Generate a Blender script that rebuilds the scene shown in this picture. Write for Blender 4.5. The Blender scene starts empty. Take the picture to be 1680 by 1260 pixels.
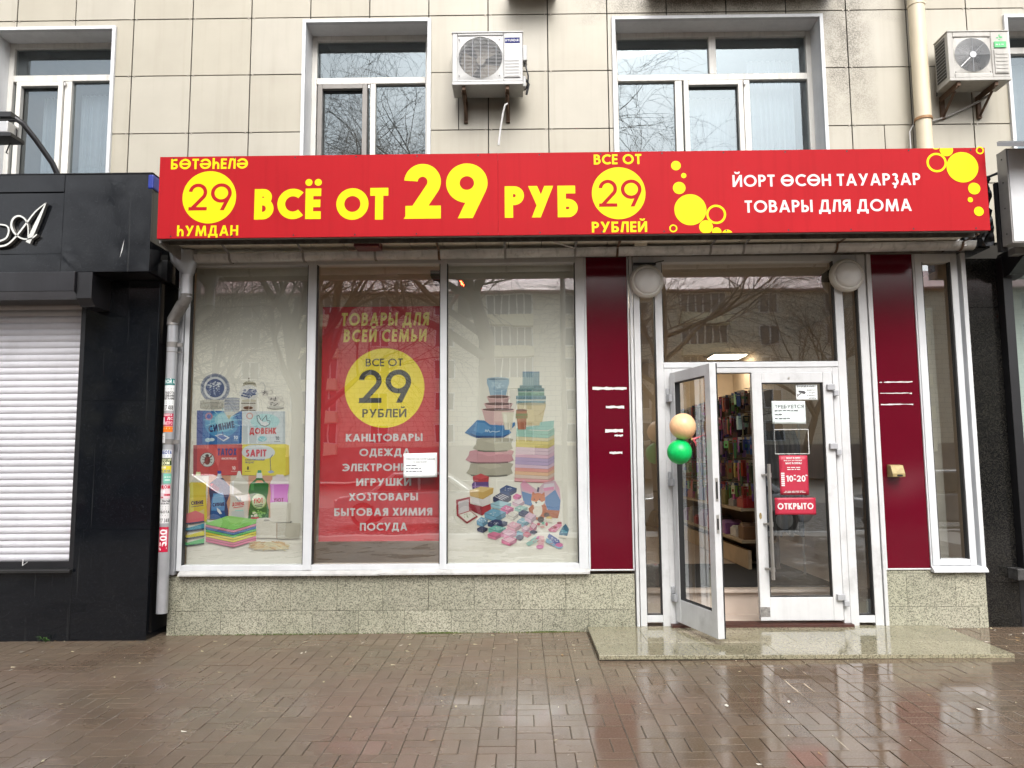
import bpy, math, random
from math import radians as rad, sin, cos, pi
from mathutils import Vector, Matrix
random.seed(7)
S = bpy.context.scene

# ------------------------------------------------------------------ camera
yaw, pitch, roll = rad(.65), rad(5.9), rad(.39)
FW = Vector((-sin(yaw)*cos(pitch), cos(yaw)*cos(pitch), sin(pitch)))
r_ = Vector((cos(yaw), sin(yaw), 0)); u_ = r_.cross(FW)
RT = cos(roll)*r_ - sin(roll)*u_
UP = sin(roll)*r_ + cos(roll)*u_
CP = Vector((0, 0, 1.52)); FPX = 1262.0
cd = bpy.data.cameras.new('camera'); cam = bpy.data.objects.new('camera', cd)
S.collection.objects.link(cam)
cam.matrix_world = Matrix(((RT.x, UP.x, -FW.x, CP.x), (RT.y, UP.y, -FW.y, CP.y), (RT.z, UP.z, -FW.z, CP.z), (0, 0, 0, 1)))
cd.sensor_width = 36; cd.lens = 36*FPX/1680; cd.clip_start = .05; cd.clip_end = 1500
S.camera = cam

# ------------------------------------------------------------------ overcast daylight
SUN_EL, SUN_AZ = 46, 172          # degrees; azimuth measured clockwise from +y (the shop side)
W = bpy.data.worlds.new('World'); S.world = W; W.use_nodes = True
nt = W.node_tree; nt.nodes.clear()
sky = nt.nodes.new('ShaderNodeTexSky'); sky.sky_type = 'NISHITA'; sky.sun_disc = False
sky.sun_elevation = rad(SUN_EL); sky.sun_rotation = rad(SUN_AZ); sky.dust_density = 5; sky.air_density = 1.0
hs = nt.nodes.new('ShaderNodeHueSaturation'); hs.inputs['Saturation'].default_value = .34
bg = nt.nodes.new('ShaderNodeBackground'); bg.inputs['Strength'].default_value = .15
wo = nt.nodes.new('ShaderNodeOutputWorld')
nt.links.new(sky.outputs[0], hs.inputs['Color']); nt.links.new(hs.outputs[0], bg.inputs['Color']); nt.links.new(bg.outputs[0], wo.inputs['Surface'])
sl = bpy.data.lights.new('sun', 'SUN'); sl.energy = .9; sl.angle = rad(35); sl.color = (1, .97, .93)
sun = bpy.data.objects.new('sun', sl); S.collection.objects.link(sun)
sd = Vector((sin(rad(SUN_AZ))*cos(rad(SUN_EL)), cos(rad(SUN_AZ))*cos(rad(SUN_EL)), sin(rad(SUN_EL))))
sun.rotation_euler = sd.to_track_quat('Z', 'Y').to_euler(); sun.location = sd*40
S.view_settings.view_transform = 'Standard'; S.view_settings.look = 'None'
S.view_settings.exposure = 1.07; S.view_settings.gamma = 1
S.render.engine = 'CYCLES'; S.cycles.max_bounces = 10; S.cycles.transparent_max_bounces = 16
S.cycles.caustics_reflective = False; S.cycles.caustics_refractive = False

# ------------------------------------------------------------------ helpers
def at(x, y, Y):
    "world point on the plane at distance Y in front of the shop that a photo pixel shows"
    d = RT*((x-840)/FPX) - UP*((y-630)/FPX) + FW
    return CP + d*(Y/d.y)
def RC(x0, y0, x1, y1, Y):
    ym, xm = (y0+y1)/2, (x0+x1)/2
    return at(x0, ym, Y).x, at(x1, ym, Y).x, at(xm, y1, Y).z, at(xm, y0, Y).z
def lin(c):
    return tuple((v/255/12.92 if v/255 <= .04045 else ((v/255+.055)/1.055)**2.4) for v in c)

class MB:
    def __init__(s): s.v = []; s.f = []; s.m = []; s.c = []
    def add(s, vs, fs, m=0, c=None):
        o = len(s.v); s.v += [tuple(v) for v in vs]
        for f in fs: s.f.append(tuple(i+o for i in f)); s.m.append(m); s.c.append(c)
        return s
    def box(s, x0, x1, y0, y1, z0, z1, m=0, c=None):
        return s.add([(x0,y0,z0),(x1,y0,z0),(x1,y1,z0),(x0,y1,z0),(x0,y0,z1),(x1,y0,z1),(x1,y1,z1),(x0,y1,z1)],
              [(0,3,2,1),(4,5,6,7),(0,1,5,4),(1,2,6,5),(2,3,7,6),(3,0,4,7)], m, c)
    def prism(s, poly, y0, y1, m=0, c=None):            # (x,z) outline pushed from y0 to y1
        n = len(poly)
        return s.add([(x,y0,z) for x,z in poly]+[(x,y1,z) for x,z in poly],
              [tuple(range(n)), tuple(range(2*n-1,n-1,-1))]+[((i+1)%n,i,i+n,(i+1)%n+n) for i in range(n)], m, c)
    def prismx(s, poly, x0, x1, m=0, c=None):           # (y,z) outline pushed from x0 to x1
        n = len(poly)
        return s.add([(x0,y,z) for y,z in poly]+[(x1,y,z) for y,z in poly],
              [tuple(range(n)), tuple(range(2*n-1,n-1,-1))]+[((i+1)%n,i,i+n,(i+1)%n+n) for i in range(n)], m, c)
    def flat(s, poly, y, m=0, c=None):                  # one face looking at -y
        return s.add([(x,y,z) for x,z in poly], [tuple(range(len(poly)))], m, c)
    def tube(s, pts, r, n=8, m=0, c=None, caps=True):
        pts = [Vector(p) for p in pts]; rs = r if isinstance(r,(list,tuple)) else [r]*len(pts)
        vs = []; fs = []; ref = None
        for i,p in enumerate(pts):
            d = ((pts[min(i+1,len(pts)-1)]-pts[max(i-1,0)])).normalized()
            if ref is None: ref = d.orthogonal().normalized()
            ref = (ref - d*ref.dot(d)); ref = ref.normalized() if ref.length > 1e-5 else d.orthogonal().normalized()
            b = d.cross(ref)
            vs += [p + (ref*cos(2*pi*k/n)+b*sin(2*pi*k/n))*rs[i] for k in range(n)]
        for i in range(len(pts)-1):
            fs += [(i*n+k, i*n+(k+1)%n, (i+1)*n+(k+1)%n, (i+1)*n+k) for k in range(n)]
        if caps: fs += [tuple(range(n-1,-1,-1)), tuple((len(pts)-1)*n+k for k in range(n))]
        return s.add(vs, fs, m, c)
    def lathe(s, prof, c0, axis='y', n=24, m=0, c=None):  # prof: (radius, distance along axis)
        vs = []; fs = []
        for r,h in prof:
            for k in range(n):
                a = 2*pi*k/n
                p = {'y':(r*cos(a),h,r*sin(a)),'z':(r*cos(a),r*sin(a),h),'x':(h,r*cos(a),r*sin(a))}[axis]
                vs.append((c0[0]+p[0],c0[1]+p[1],c0[2]+p[2]))
        for i in range(len(prof)-1):
            fs += [(i*n+k, i*n+(k+1)%n, (i+1)*n+(k+1)%n, (i+1)*n+k) for k in range(n)]
        fs += [tuple(range(n)), tuple((len(prof)-1)*n+k for k in range(n))]
        return s.add(vs, fs, m, c)

def obj(name, mb, mats, parent=None, bevel=0, smooth=0, local=False, seg=2):
    me = bpy.data.meshes.new(name); me.from_pydata(mb.v, [], mb.f)
    mats = mats if isinstance(mats,(list,tuple)) else [mats]
    for m in mats: me.materials.append(m)
    me.polygons.foreach_set('material_index', mb.m)
    if any(c is not None for c in mb.c):
        ca = me.color_attributes.new('Col','FLOAT_COLOR','CORNER'); buf = []
        for f,c in zip(mb.f, mb.c): buf += list((c or (.5,.5,.5))[:3]+(1,))*len(f)
        ca.data.foreach_set('color', buf)
    if smooth:
        me.polygons.foreach_set('use_smooth', [True]*len(me.polygons)); me.set_sharp_from_angle(angle=rad(smooth))
    me.validate(); me.update()
    o = bpy.data.objects.new(name, me); S.collection.objects.link(o)
    if bevel:
        b = o.modifiers.new('bevel','BEVEL'); b.width = bevel; b.segments = seg; b.limit_method = 'ANGLE'; b.angle_limit = rad(40)
    if parent is not None: hang(o, parent, local)
    return o
def wm(o):
    m = o.matrix_basis.copy()
    return (wm(o.parent) @ o.matrix_parent_inverse @ m) if o.parent else m
def hang(o, parent, local=False):
    o.parent = parent
    if not local: o.matrix_parent_inverse = wm(parent).inverted()
def tag(o, label, cat, group=None):
    o['label'] = label; o['category'] = cat
    if group: o['group'] = group
    return o
def thing(name, label, cat, loc=(0,0,0), group=None, rz=0):
    o = bpy.data.objects.new(name, None); o.empty_display_size = .1
    S.collection.objects.link(o); o.location = loc; o.rotation_euler = (0,0,rz)
    return tag(o, label, cat, group)
def part(name, parent):
    o = bpy.data.objects.new(name, None); o.empty_display_size = .05; S.collection.objects.link(o); o.parent = parent; return o
def struct(o, kind='structure'): o['kind'] = kind; return o
def dup(o, loc, label=None):
    r = o.copy(); S.collection.objects.link(r); r.location = loc
    if label: r['label'] = label
    for ch in list(o.children):
        c = ch.copy(); S.collection.objects.link(c); c.parent = r; c.matrix_parent_inverse = ch.matrix_parent_inverse.copy()
        for g in list(ch.children):
            d = g.copy(); S.collection.objects.link(d); d.parent = c; d.matrix_parent_inverse = g.matrix_parent_inverse.copy()
    return r

# ------------------------------------------------------------------ materials
class N:
    def __init__(s, name):
        s.mat = bpy.data.materials.new(name); s.mat.use_nodes = True
        s.t = s.mat.node_tree; s.b = s.t.nodes['Principled BSDF']; s.out = s.t.nodes['Material Output']
    def n(s, typ, **kw):
        x = s.t.nodes.new('ShaderNode'+typ)
        for k,v in kw.items():
            if k.startswith('i_'):
                k = k[2:]; x.inputs[int(k) if k.isdigit() else k.replace('_',' ')].default_value = v
            else: setattr(x,k,v)
        return x
    def l(s, a, b): s.t.links.new(a, b)
    def coords(s, scale=(1,1,1)):
        tc = s.n('TexCoord'); mp = s.n('Mapping'); mp.inputs['Scale'].default_value = scale
        s.l(tc.outputs['Object'], mp.inputs[0]); return mp.outputs[0]
    def noise(s, scale, detail=4, co=None, rough=.55):
        x = s.n('TexNoise'); x.inputs['Scale'].default_value = scale; x.inputs['Detail'].default_value = detail; x.inputs['Roughness'].default_value = rough
        s.l(co or s.coords(), x.inputs['Vector']); return x.outputs['Fac']
    def ramp(s, fac, stops):
        r = s.n('ValToRGB'); e = r.color_ramp.elements
        while len(e) < len(stops): e.new(.5)
        for q,(p,c) in zip(e, stops):
            q.position = p; q.color = (c,c,c,1) if not isinstance(c,(tuple,list)) else tuple(c[:3])+(1,)
        s.l(fac, r.inputs[0]); return r.outputs[0]
    def mix(s, fac, a, b, mode='MIX'):
        x = s.n('Mix', data_type='RGBA', blend_type=mode)
        for v,i in ((fac,0),(a,6),(b,7)):
            if isinstance(v,(int,float)): x.inputs[i].default_value = v
            elif isinstance(v,(tuple,list)): x.inputs[i].default_value = tuple(v[:3])+(1,)
            else: s.l(v, x.inputs[i])
        return x.outputs[2]
    def math(s, op, a, b=0):
        x = s.n('Math', operation=op)
        for v,i in ((a,0),(b,1)):
            if isinstance(v,(int,float)): x.inputs[i].default_value = v
            else: s.l(v, x.inputs[i])
        return x.outputs[0]
    def bump(s, h, strength=.3, dist=.01):
        x = s.n('Bump'); x.inputs['Strength'].default_value = strength; x.inputs['Distance'].default_value = dist
        s.l(h, x.inputs['Height']); s.l(x.outputs[0], s.b.inputs['Normal'])

def M(name, col, rough=.5, metal=0, var=.12, vs=6, dirt=0, streak=0, bump=0, bs=40, coat=0, rv=0, spec=.5):
    "painted / plain surface with blotches, vertical run-off streaks and dirt of their own shape"
    k = N(name); b = k.b; lo = tuple(c*(1-var) for c in col); hi = tuple(min(1,c*(1+var)) for c in col)
    c = k.mix(k.ramp(k.noise(vs,5),[(.3,0),(.7,1)]), lo, hi)
    if streak:
        st = k.ramp(k.noise(1,6,k.coords((22,22,.9))),[(.52,0),(.78,1)])
        c = k.mix(k.math('MULTIPLY',st,streak), c, tuple(x*.25 for x in col))
    if dirt:
        d = k.ramp(k.noise(3.3,9,rough=.7),[(.55,0),(.75,1)])
        c = k.mix(k.math('MULTIPLY',d,dirt), c, (.05,.045,.035))
    k.l(c, b.inputs['Base Color'])
    b.inputs['Metallic'].default_value = metal; b.inputs['Specular IOR Level'].default_value = spec
    if rv: k.l(k.ramp(k.noise(9,5),[(.3,max(0,rough-rv)),(.7,min(1,rough+rv))]), b.inputs['Roughness'])
    else: b.inputs['Roughness'].default_value = rough
    if coat: b.inputs['Coat Weight'].default_value = coat; b.inputs['Coat Roughness'].default_value = .08
    if bump: k.bump(k.noise(bs,4), bump, .004)
    return k.mat

def attr_mat(name, rough=.5, gain=1.0, spec=.3):
    k = N(name); a = k.n('Attribute', attribute_name='Col'); k.l(a.outputs['Color'], k.b.inputs['Base Color'])
    k.b.inputs['Roughness'].default_value = rough; k.b.inputs['Specular IOR Level'].default_value = spec
    return k.mat

def glass(name, refl=.12, tint=(.93,.95,.94), wave=.02, dust=.0, gcol=(.92,.97,1)):
    k = N(name); k.t.nodes.remove(k.b)
    tr = k.n('BsdfTransparent'); tr.inputs[0].default_value = tint+(1,)
    gl = k.n('BsdfGlossy'); gl.inputs['Roughness'].default_value = 0; gl.inputs['Color'].default_value = gcol+(1,)
    lw = k.n('LayerWeight'); f5 = k.math('POWER', lw.outputs['Facing'], 5)
    bp = k.n('Bump'); bp.inputs['Strength'].default_value = wave; bp.inputs['Distance'].default_value = .02
    k.l(k.noise(1.6,2), bp.inputs['Height']); k.l(bp.outputs[0], gl.inputs['Normal'])
    f = k.math('ADD', k.math('MULTIPLY', f5, .95-refl), refl)
    ms = k.n('MixShader'); k.l(f, ms.inputs[0]); k.l(tr.outputs[0], ms.inputs[1]); k.l(gl.outputs[0], ms.inputs[2])
    last = ms.outputs[0]
    if dust:
        df = k.n('BsdfDiffuse'); df.inputs[0].default_value = (.5,.48,.42,1)
        m2 = k.n('MixShader'); k.l(k.math('MULTIPLY', k.ramp(k.noise(2.2,7),[(.35,.35),(.8,1)]), dust), m2.inputs[0])
        k.l(last, m2.inputs[1]); k.l(df.outputs[0], m2.inputs[2]); last = m2.outputs[0]
    k.l(last, k.out.inputs['Surface'])
    return k.mat
def emit(name, col, st):
    k = N(name); k.b.inputs['Base Color'].default_value = col+(1,); k.b.inputs['Emission Color'].default_value = col+(1,)
    k.b.inputs['Emission Strength'].default_value = st; return k.mat

def cladding_mat():
    k = N('cream_porcelain_cladding')
    g = k.n('NewGeometry'); rnd = g.outputs['Random Per Island']
    c = k.mix(k.ramp(k.noise(2.2,6),[(.3,0),(.7,1)]), (.385,.362,.302), (.432,.408,.344))
    c = k.mix(k.ramp(rnd,[(0,0),(1,1)]), c, k.mix(1, c, (.93,.915,.87), 'MULTIPLY'))
    st = k.ramp(k.noise(1,7,k.coords((14,14,.7))),[(.5,0),(.85,1)])
    c = k.mix(k.math('MULTIPLY',st,.24), c, (.22,.185,.13))
    # soot blotch beside the wide window and under the ledge above it
    tc = k.n('TexCoord'); sp = k.n('SeparateXYZ'); k.l(tc.outputs['Object'], sp.inputs[0])
    dx = k.math('ABSOLUTE', k.math('SUBTRACT', sp.outputs['X'], 3.36))
    mx = k.math('SUBTRACT', 1, k.math('DIVIDE', dx, .34))
    mz = k.math('MULTIPLY', k.math('SUBTRACT', sp.outputs['Z'], 4.75), .75)
    top = k.math('MULTIPLY', k.math('SUBTRACT', sp.outputs['Z'], 6.02), 3.2)
    tx = k.math('SUBTRACT', 1, k.math('DIVIDE', k.math('ABSOLUTE', k.math('SUBTRACT', sp.outputs['X'], 2.25)), 1.75))
    m2 = k.math('MINIMUM', k.math('MULTIPLY', tx, 1.6), top)
    msk = k.math('MAXIMUM', k.math('MINIMUM', mx, mz), m2)
    msk = k.math('MULTIPLY', msk, k.math('MULTIPLY', k.ramp(k.noise(5,10,rough=.75),[(.30,0),(.62,1)]), k.ramp(k.noise(75,3),[(.38,.25),(.6,1)])))
    msk = k.math('MINIMUM', k.math('MAXIMUM', k.math('MULTIPLY', msk, 1.7), 0), .85)
    c = k.mix(msk, c, (.10,.085,.06))
    k.l(c, k.b.inputs['Base Color'])
    k.b.inputs['Roughness'].default_value = .42
    k.bump(k.noise(55,3), .06, .002)
    return k.mat

def granite_mat(name, pale, mid, dark, rough, wet=0, seams=None):
    k = N(name)
    co = k.coords()
    v = k.n('TexVoronoi'); v.inputs['Scale'].default_value = 135; k.l(co, v.inputs['Vector'])
    sep = k.n('SeparateColor'); k.l(v.outputs['Color'], sep.inputs[0])
    c = k.ramp(sep.outputs[0],[(.0,dark),(.24,dark),(.34,mid),(.62,mid),(.74,pale),(1,pale)])
    big = k.ramp(k.noise(1.7,6),[(.3,(.82,.83,.76)),(.7,(1.08,1.06,1.02))])
    c = k.mix(1, c, big, 'MULTIPLY')
    g = k.n('NewGeometry')
    c = k.mix(1, c, k.ramp(g.outputs['Random Per Island'],[(0,.88),(1,1.08)]), 'MULTIPLY')
    k.l(c, k.b.inputs['Base Color'])
    k.l(k.ramp(k.noise(3,5),[(.35,rough*.6),(.7,rough*1.5)]), k.b.inputs['Roughness'])
    k.bump(k.noise(120,2), .05, .001)
    return k.mat

def black_granite_mat():
    k = N('black_polished_granite')
    v = k.noise(150,2); c = k.ramp(v,[(.6,(.005,.0062,.0085)),(.68,(.012,.014,.017)),(.76,(.05,.05,.05))])
    sm = k.ramp(k.noise(2.6,9,rough=.72),[(.55,0),(.78,1)])
    c = k.mix(k.math('MULTIPLY',sm,.03), c, (.25,.24,.22))
    st = k.ramp(k.noise(1,7,k.coords((26,26,.6))),[(.62,0),(.72,1)])
    c = k.mix(k.math('MULTIPLY',st,.06), c, (.3,.3,.28))
    k.l(c, k.b.inputs['Base Color'])
    k.l(k.ramp(k.noise(4,6),[(.3,.03),(.75,.13)]), k.b.inputs['Roughness']); k.b.inputs['Specular IOR Level'].default_value = .42
    k.bump(k.noise(1.5,2), .03, .02)
    return k.mat

def paver_mat():
    k = N('wet_brown_pavers')
    g = k.n('NewGeometry'); rnd = g.outputs['Random Per Island']
    base = k.ramp(rnd,[(0,(.114,.087,.058)),(.4,(.128,.098,.066)),(.75,(.138,.105,.070)),(1,(.152,.113,.075))])
    c = k.mix(k.ramp(k.noise(1.1,5),[(.35,0),(.7,.5)]), base, (.150,.088,.062))       # reddish batches
    c = k.mix(k.ramp(k.noise(90,3),[(.45,0),(.75,.5)]), c, (.21,.17,.135))
    c = k.mix(k.ramp(k.noise(2.1,8,rough=.7),[(.55,0),(.72,.35)]), c, (.075,.066,.052))
    k.l(c, k.b.inputs['Base Color'])
    tc = k.n('TexCoord'); sp = k.n('SeparateXYZ'); k.l(tc.outputs['Object'], sp.inputs[0])
    right = k.math('MULTIPLY', k.math('ADD', sp.outputs['X'], .6), .075)               # more standing water by the door
    wet = k.math('ADD', k.noise(1.3,4), k.math('MINIMUM', k.math('MAXIMUM', right, -.08), .16))
    wet = k.math('ADD', wet, k.math('MULTIPLY', k.math('SUBTRACT', rnd, .5), .07))
    k.l(k.ramp(wet,[(.36,.42),(.53,.24),(.70,.05)]), k.b.inputs['Roughness'])
    k.b.inputs['Specular IOR Level'].default_value = .6
    h = k.math('ADD', k.noise(160,3), k.math('MULTIPLY', k.noise(14,2), .6))
    x = k.n('Bump'); x.inputs['Distance'].default_value = .0022
    k.l(k.ramp(wet,[(.4,.42),(.62,.05)]), x.inputs['Strength']); k.l(h, x.inputs['Height']); k.l(x.outputs[0], k.b.inputs['Normal'])
    return k.mat

m_clad = cladding_mat()
m_plinth = granite_mat('grey_green_granite', (.43,.42,.345), (.325,.325,.265), (.15,.15,.12), .45)
m_step = granite_mat('wet_polished_granite_step', (.35,.33,.245), (.29,.27,.195), (.15,.14,.10), .09)
m_black = black_granite_mat()
m_black2 = granite_mat('black_speckled_granite', (.022,.021,.019), (.011,.011,.011), (.005,.005,.006), .10)
m_paver = paver_mat()
m_joint = M('joint_sand', (.085,.070,.050), .6, var=.3, vs=30)
m_alu = M('white_painted_aluminium', (.60,.62,.64), .34, var=.06, vs=3, dirt=.10, streak=.10)
m_alu_old = M('scuffed_white_aluminium', (.58,.59,.60), .4, var=.08, vs=4, dirt=.28, streak=.12)
m_upvc = M('weathered_white_upvc', (.66,.65,.61), .4, var=.05, dirt=.12, streak=.35)
m_upvc_grey = M('grey_window_reveal', (.72,.735,.75), .5, var=.06, streak=.12)
m_grey_sash = M('brownish_grey_sash', (.23,.215,.20), .45, var=.08)
m_rubber = M('black_rubber_seal', (.012,.012,.013), .6)
m_sign = M('red_sign_film', (.395,.0125,.018), .5, var=.06, vs=1.2, streak=.14, dirt=.07, spec=.08)
m_yel = M('yellow_film', (.74,.63,.0), .5, var=.02, spec=.2)
m_whitefilm = M('white_film', (.66,.66,.655), .45, var=.03, spec=.3)
m_crim = M('crimson_panel', (.105,.0006,.010), .12, var=.05, vs=2, dirt=.03)
m_galv = M('weathered_galvanised_steel', (.50,.50,.49), .36, metal=.15, var=.22, vs=5, streak=.6, dirt=.3)
m_zinc = M('grey_zinc_pipe', (.42,.43,.45), .33, metal=.45, var=.12, vs=4, streak=.2, dirt=.12)
m_zinc_dark = M('dull_old_zinc', (.22,.21,.20), .5, metal=.4, var=.25, vs=9, dirt=.3)
m_soffit = M('cream_soffit_panel', (.70,.68,.60), .55, var=.12, vs=3, dirt=.25, streak=.15)
m_grime = M('grimy_flashing', (.11,.105,.095), .7, var=.5, vs=16, dirt=.9, bump=.4, bs=30)
m_dark = M('black_painted_metal', (.012,.012,.014), .35, var=.2)
m_steel = M('brushed_steel', (.50,.48,.45), .3, metal=.9, var=.08)
m_hinge = M('grey_hinge_cover', (.36,.37,.39), .45, var=.06)
m_shut = M('white_roller_slats', (.62,.62,.66), .32, var=.08, vs=2.5, dirt=.12, streak=.1)
m_ac = M('white_air_conditioner_paint', (.47,.475,.47), .42, var=.04, dirt=.12, streak=.18)
m_ac_old = M('dusty_air_conditioner_paint', (.44,.43,.40), .5, var=.07, dirt=.22, streak=.3)
m_coil = M('dark_condenser_fins', (.05,.05,.05), .5, metal=.3, var=.3, vs=30)
m_fan = M('fan_plastic', (.13,.12,.11), .45)
m_wire = M('grille_wire', (.36,.37,.38), .35, metal=.4)
m_rust = M('rusty_bracket', (.11,.065,.04), .75, var=.4, vs=14, dirt=.5, bump=.3)
m_cream = M('cream_painted_pipe', (.64,.56,.41), .4, var=.06, vs=3, dirt=.12, streak=.2)
m_copper = M('rusty_collar', (.33,.18,.08), .6, var=.4, vs=20)
m_lampglass = M('frosted_lamp_glass', (.74,.75,.75), .3, var=.05)
m_brass = M('worn_brass', (.30,.23,.10), .5, metal=.2, var=.3, vs=25, dirt=.3)
m_paper = M('white_paper', (.80,.84,.84), .6, var=.04)
m_attr = attr_mat('printed_film')
m_paint = attr_mat('coloured_plastic', .45)
m_print_bg = M('cream_printed_backing', (.76,.735,.64), .5, var=.03, vs=2)
m_g_shop = glass('shop_glass', .27, wave=.03, dust=.02)
m_g_up = glass('upper_window_glass', .15, tint=(.40,.44,.46), wave=.025, dust=.10, gcol=(.78,.92,1))
m_g_right = glass('neighbour_glass', .16, wave=.02)
m_moss = M('moss', (.07,.10,.02), .9, var=.5, vs=60)
m_leaf = M('weed_leaf', (.05,.13,.02), .5, var=.3, vs=40)
m_bark = M('wet_bark', (.045,.040,.034), .8, var=.4, vs=10, bump=.5, bs=25)
# ------------------------------------------------------------------ lettering: a geometric sans drawn from strokes
def glyph(ch, t):
    h = t/2; ex = t
    def L(a,b,c,d,e=0,f=None):
        f = e if f is None else f
        q = math.hypot(c-a,d-b); ux,uy = (c-a)/q*ex,(d-b)/q*ex
        return ('L',a-ux*e,b-uy*e,c+ux*f,d+uy*f)
    V = lambda x: L(x,0,x,1)
    def bowl(yb, yt, w):
        R = (yt-yb)/2; r = R-h; cx = max(w-R, h)
        return [L(h,yt-h,cx,yt-h), L(h,yb+h,cx,yb+h), ('A',cx,(yb+yt)/2,min(r,w-cx-h) if w-cx<R else r,r,90,-90)]
    O = lambda cx=.5: [('A',cx,.5,.5-h,.5-h,0,360)]
    D = {}
    c = ch
    if c == 'А' or c == 'A': return .84,[L(h*1.1,0,.42,1.02,1),L(.84-h*1.1,0,.42,1.02,1),L(.2,.3,.64,.3)]
    if c == 'Б': return .60,[V(h),L(0,1-h,.53,1-h)]+bowl(0,.58,.60)
    if c in 'ВB': return .62,[V(h)]+bowl(.46,1,.56)+bowl(0,.46+t,.62)
    if c == 'Г': return .48,[V(h),L(0,1-h,.48,1-h)]
    if c == 'Д': return .86,[L(.2,t,.34,1),L(.34-h,1-h,.74,1-h),V(.74-h),L(0,h,.86,h),L(h,-.17,h,t),L(.86-h,-.17,.86-h,t)]
    if c in 'ЕE': return .50,[V(h),L(0,1-h,.5,1-h),L(0,.51,.48,.51),L(0,h,.5,h)]
    if c == 'Ё': return .50,glyph('Е',t)[1]+[('D',.10,1.2,.115),('D',.40,1.2,.115)]
    if c == 'Ж': return 1.06,[V(.53),L(h,0,.50,.52,1),L(1.06-h,0,.56,.52,1),L(h,1,.50,.48,1),L(1.06-h,1,.56,.48,1)]
    if c == 'З' or c == 'Ҙ':
        s = [('A',.24,.755,.23-h+.01,.245-h,150,-90),('A',.24,.29,.27-h+.01,.29-h,90,-150)]
        if c == 'Ҙ': s += [L(.26,0,.26,-.12),L(.26,-.12,.16,-.22)]
        return .52,s
    if c in 'ИЙ':
        s = [V(h),V(.74-h),L(h,0,.74-h,1,1)]
        if c == 'Й': s.append(('A',.37,1.27,.15,.13,180,360))
        return .74,s
    if c in 'КK': return .64,[V(h),L(h*1.4,.48,.64-h,1,1),L(h*1.8,.52,.66-h,0,1)]
    if c == 'Л': return .66,[L(.04,h*.6,.10,h*.6),L(.10,0,.24,1,0),L(.24-h,1-h,.66,1-h),V(.66-h),L(0,h*.8,.12,h*.8)]
    if c in 'МM': return 1.0,[L(h,0,.19,1,1),L(.19,1,.5,.10,1),L(.5,.10,.81,1,1),L(.81,1,1-h,0,1)]
    if c in 'НH': return .70,[V(h),V(.70-h),L(h,.51,.70-h,.51)]
    if c in 'ОO': return 1.0,O()
    if c == 'Ө': return 1.0,O()+[L(t*.6,.5,1-t*.6,.5)]
    if c == 'Ә': return .94,[('A',.45,.5,.49-h,.5-h,152,-180),L(h*.2,.5-h*.3,.92,.5-h*.3)]
    if c == 'П': return .70,[V(h),V(.70-h),L(0,1-h,.70,1-h)]
    if c in 'РP': return .58,[V(h)]+bowl(.40,1,.58)
    if c in 'СC': return .78,[('A',.5,.5,.5-h,.5-h,48,312)]
    if c in 'ТT': return .56,[V(.28),L(0,1-h,.56,1-h)]
    if c == 'У': return .76,[L(h*1.1,1,.40,.36,1,0),L(.76-h*1.1,1,.24,0,1,1)]
    if c == 'Х' or c == 'X': return .70,[L(h,0,.70-h,1,1),L(h,1,.70-h,0,1)]
    if c == 'Ц': return .76,[V(h),V(.68-h),L(0,h,.76,h),L(.76-h,-.15,.76-h,t)]
    if c == 'Э': return .76,[('A',.26,.5,.5-h,.5-h,130,-130),L(.2,.5,.74-h,.5)]
    if c == 'Ш': return 1.0,[V(h),V(.5),V(1-h),L(0,h,1,h)]
    if c == 'Ь': return .58,[V(h)]+bowl(0,.58,.58)
    if c == 'Ы': return .84,[V(h)]+bowl(0,.58,.56)+[V(.84-h)]
    if c == 'Ю': return 1.34,[V(h),L(h,.51,.40,.51)]+O(.84)
    if c == 'Я': return .60,[V(.60-h),L(.60-h,1-h,.30,1-h),L(.60-h,.42+h,.30,.42+h),('A',.30,.71,.29-h,.29-h,90,270),L(h*1.2,0,.34,.5,1)]
    if c == 'Һ': return .60,[L(h,0,h,1.05),('A',.32,.34,.28-h,.36-h,180,0),L(.60-h,0,.60-h,.36)]
    if c == 'S': return .56,[('A',.28,.745,.25-h+.02,.255-h,20,270),('A',.28,.27,.27-h,.27-h,90,-160)]
    if c in 'I1':
        return (t,[V(h)]) if c == 'I' else (.34,[V(.34-h),L(0,.80,.30,1.0,0)])
    if c == 'Y': return .70,[L(h,1,.35,.42,1),L(.70-h,1,.35,.42,1),L(.35,0,.35,.46)]
    if c == 'U': return .66,[L(h,.32,h,1),L(.66-h,.32,.66-h,1),('A',.33,.33,.33-h,.33-h,180,360)]
    if c == 'N': return .74,[V(h),V(.74-h),L(h,1,.74-h,0,1)]
    if c == 'D': return .74,[V(h)]+bowl(0,1,.74)
    if c == '0': return .62,[('A',.31,.5,.31-h,.5-h,0,360)]
    if c == '2':
        rx,ry = .32-h,.33-h; a = rad(-36)
        return .66,[('A',.33,.67,rx,ry,175,-36),L(.33+rx*cos(a)*1.0,.67+ry*sin(a),h*1.25,0,.05,.9),L(.0+h*.3,h,.65,h)]
    if c == '3': return .52,glyph('З',t)[1]
    if c == '4': return .68,[V(.50),L(0,.30,.68,.30),L(.08,.28,.48,1,0)]
    if c == '5': return .56,[L(.08,1-h,.5,1-h),L(.12,.5,.14,1),('A',.25,.31,.31-h,.31-h,120,-140)]
    if c == '7': return .58,[L(0,1-h,.58,1-h),L(.50,.95,.14,0,1)]
    if c == '8': return .56,[('A',.28,.745,.24-h,.255-h,0,360),('A',.28,.28,.28-h,.28-h,0,360)]
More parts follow.
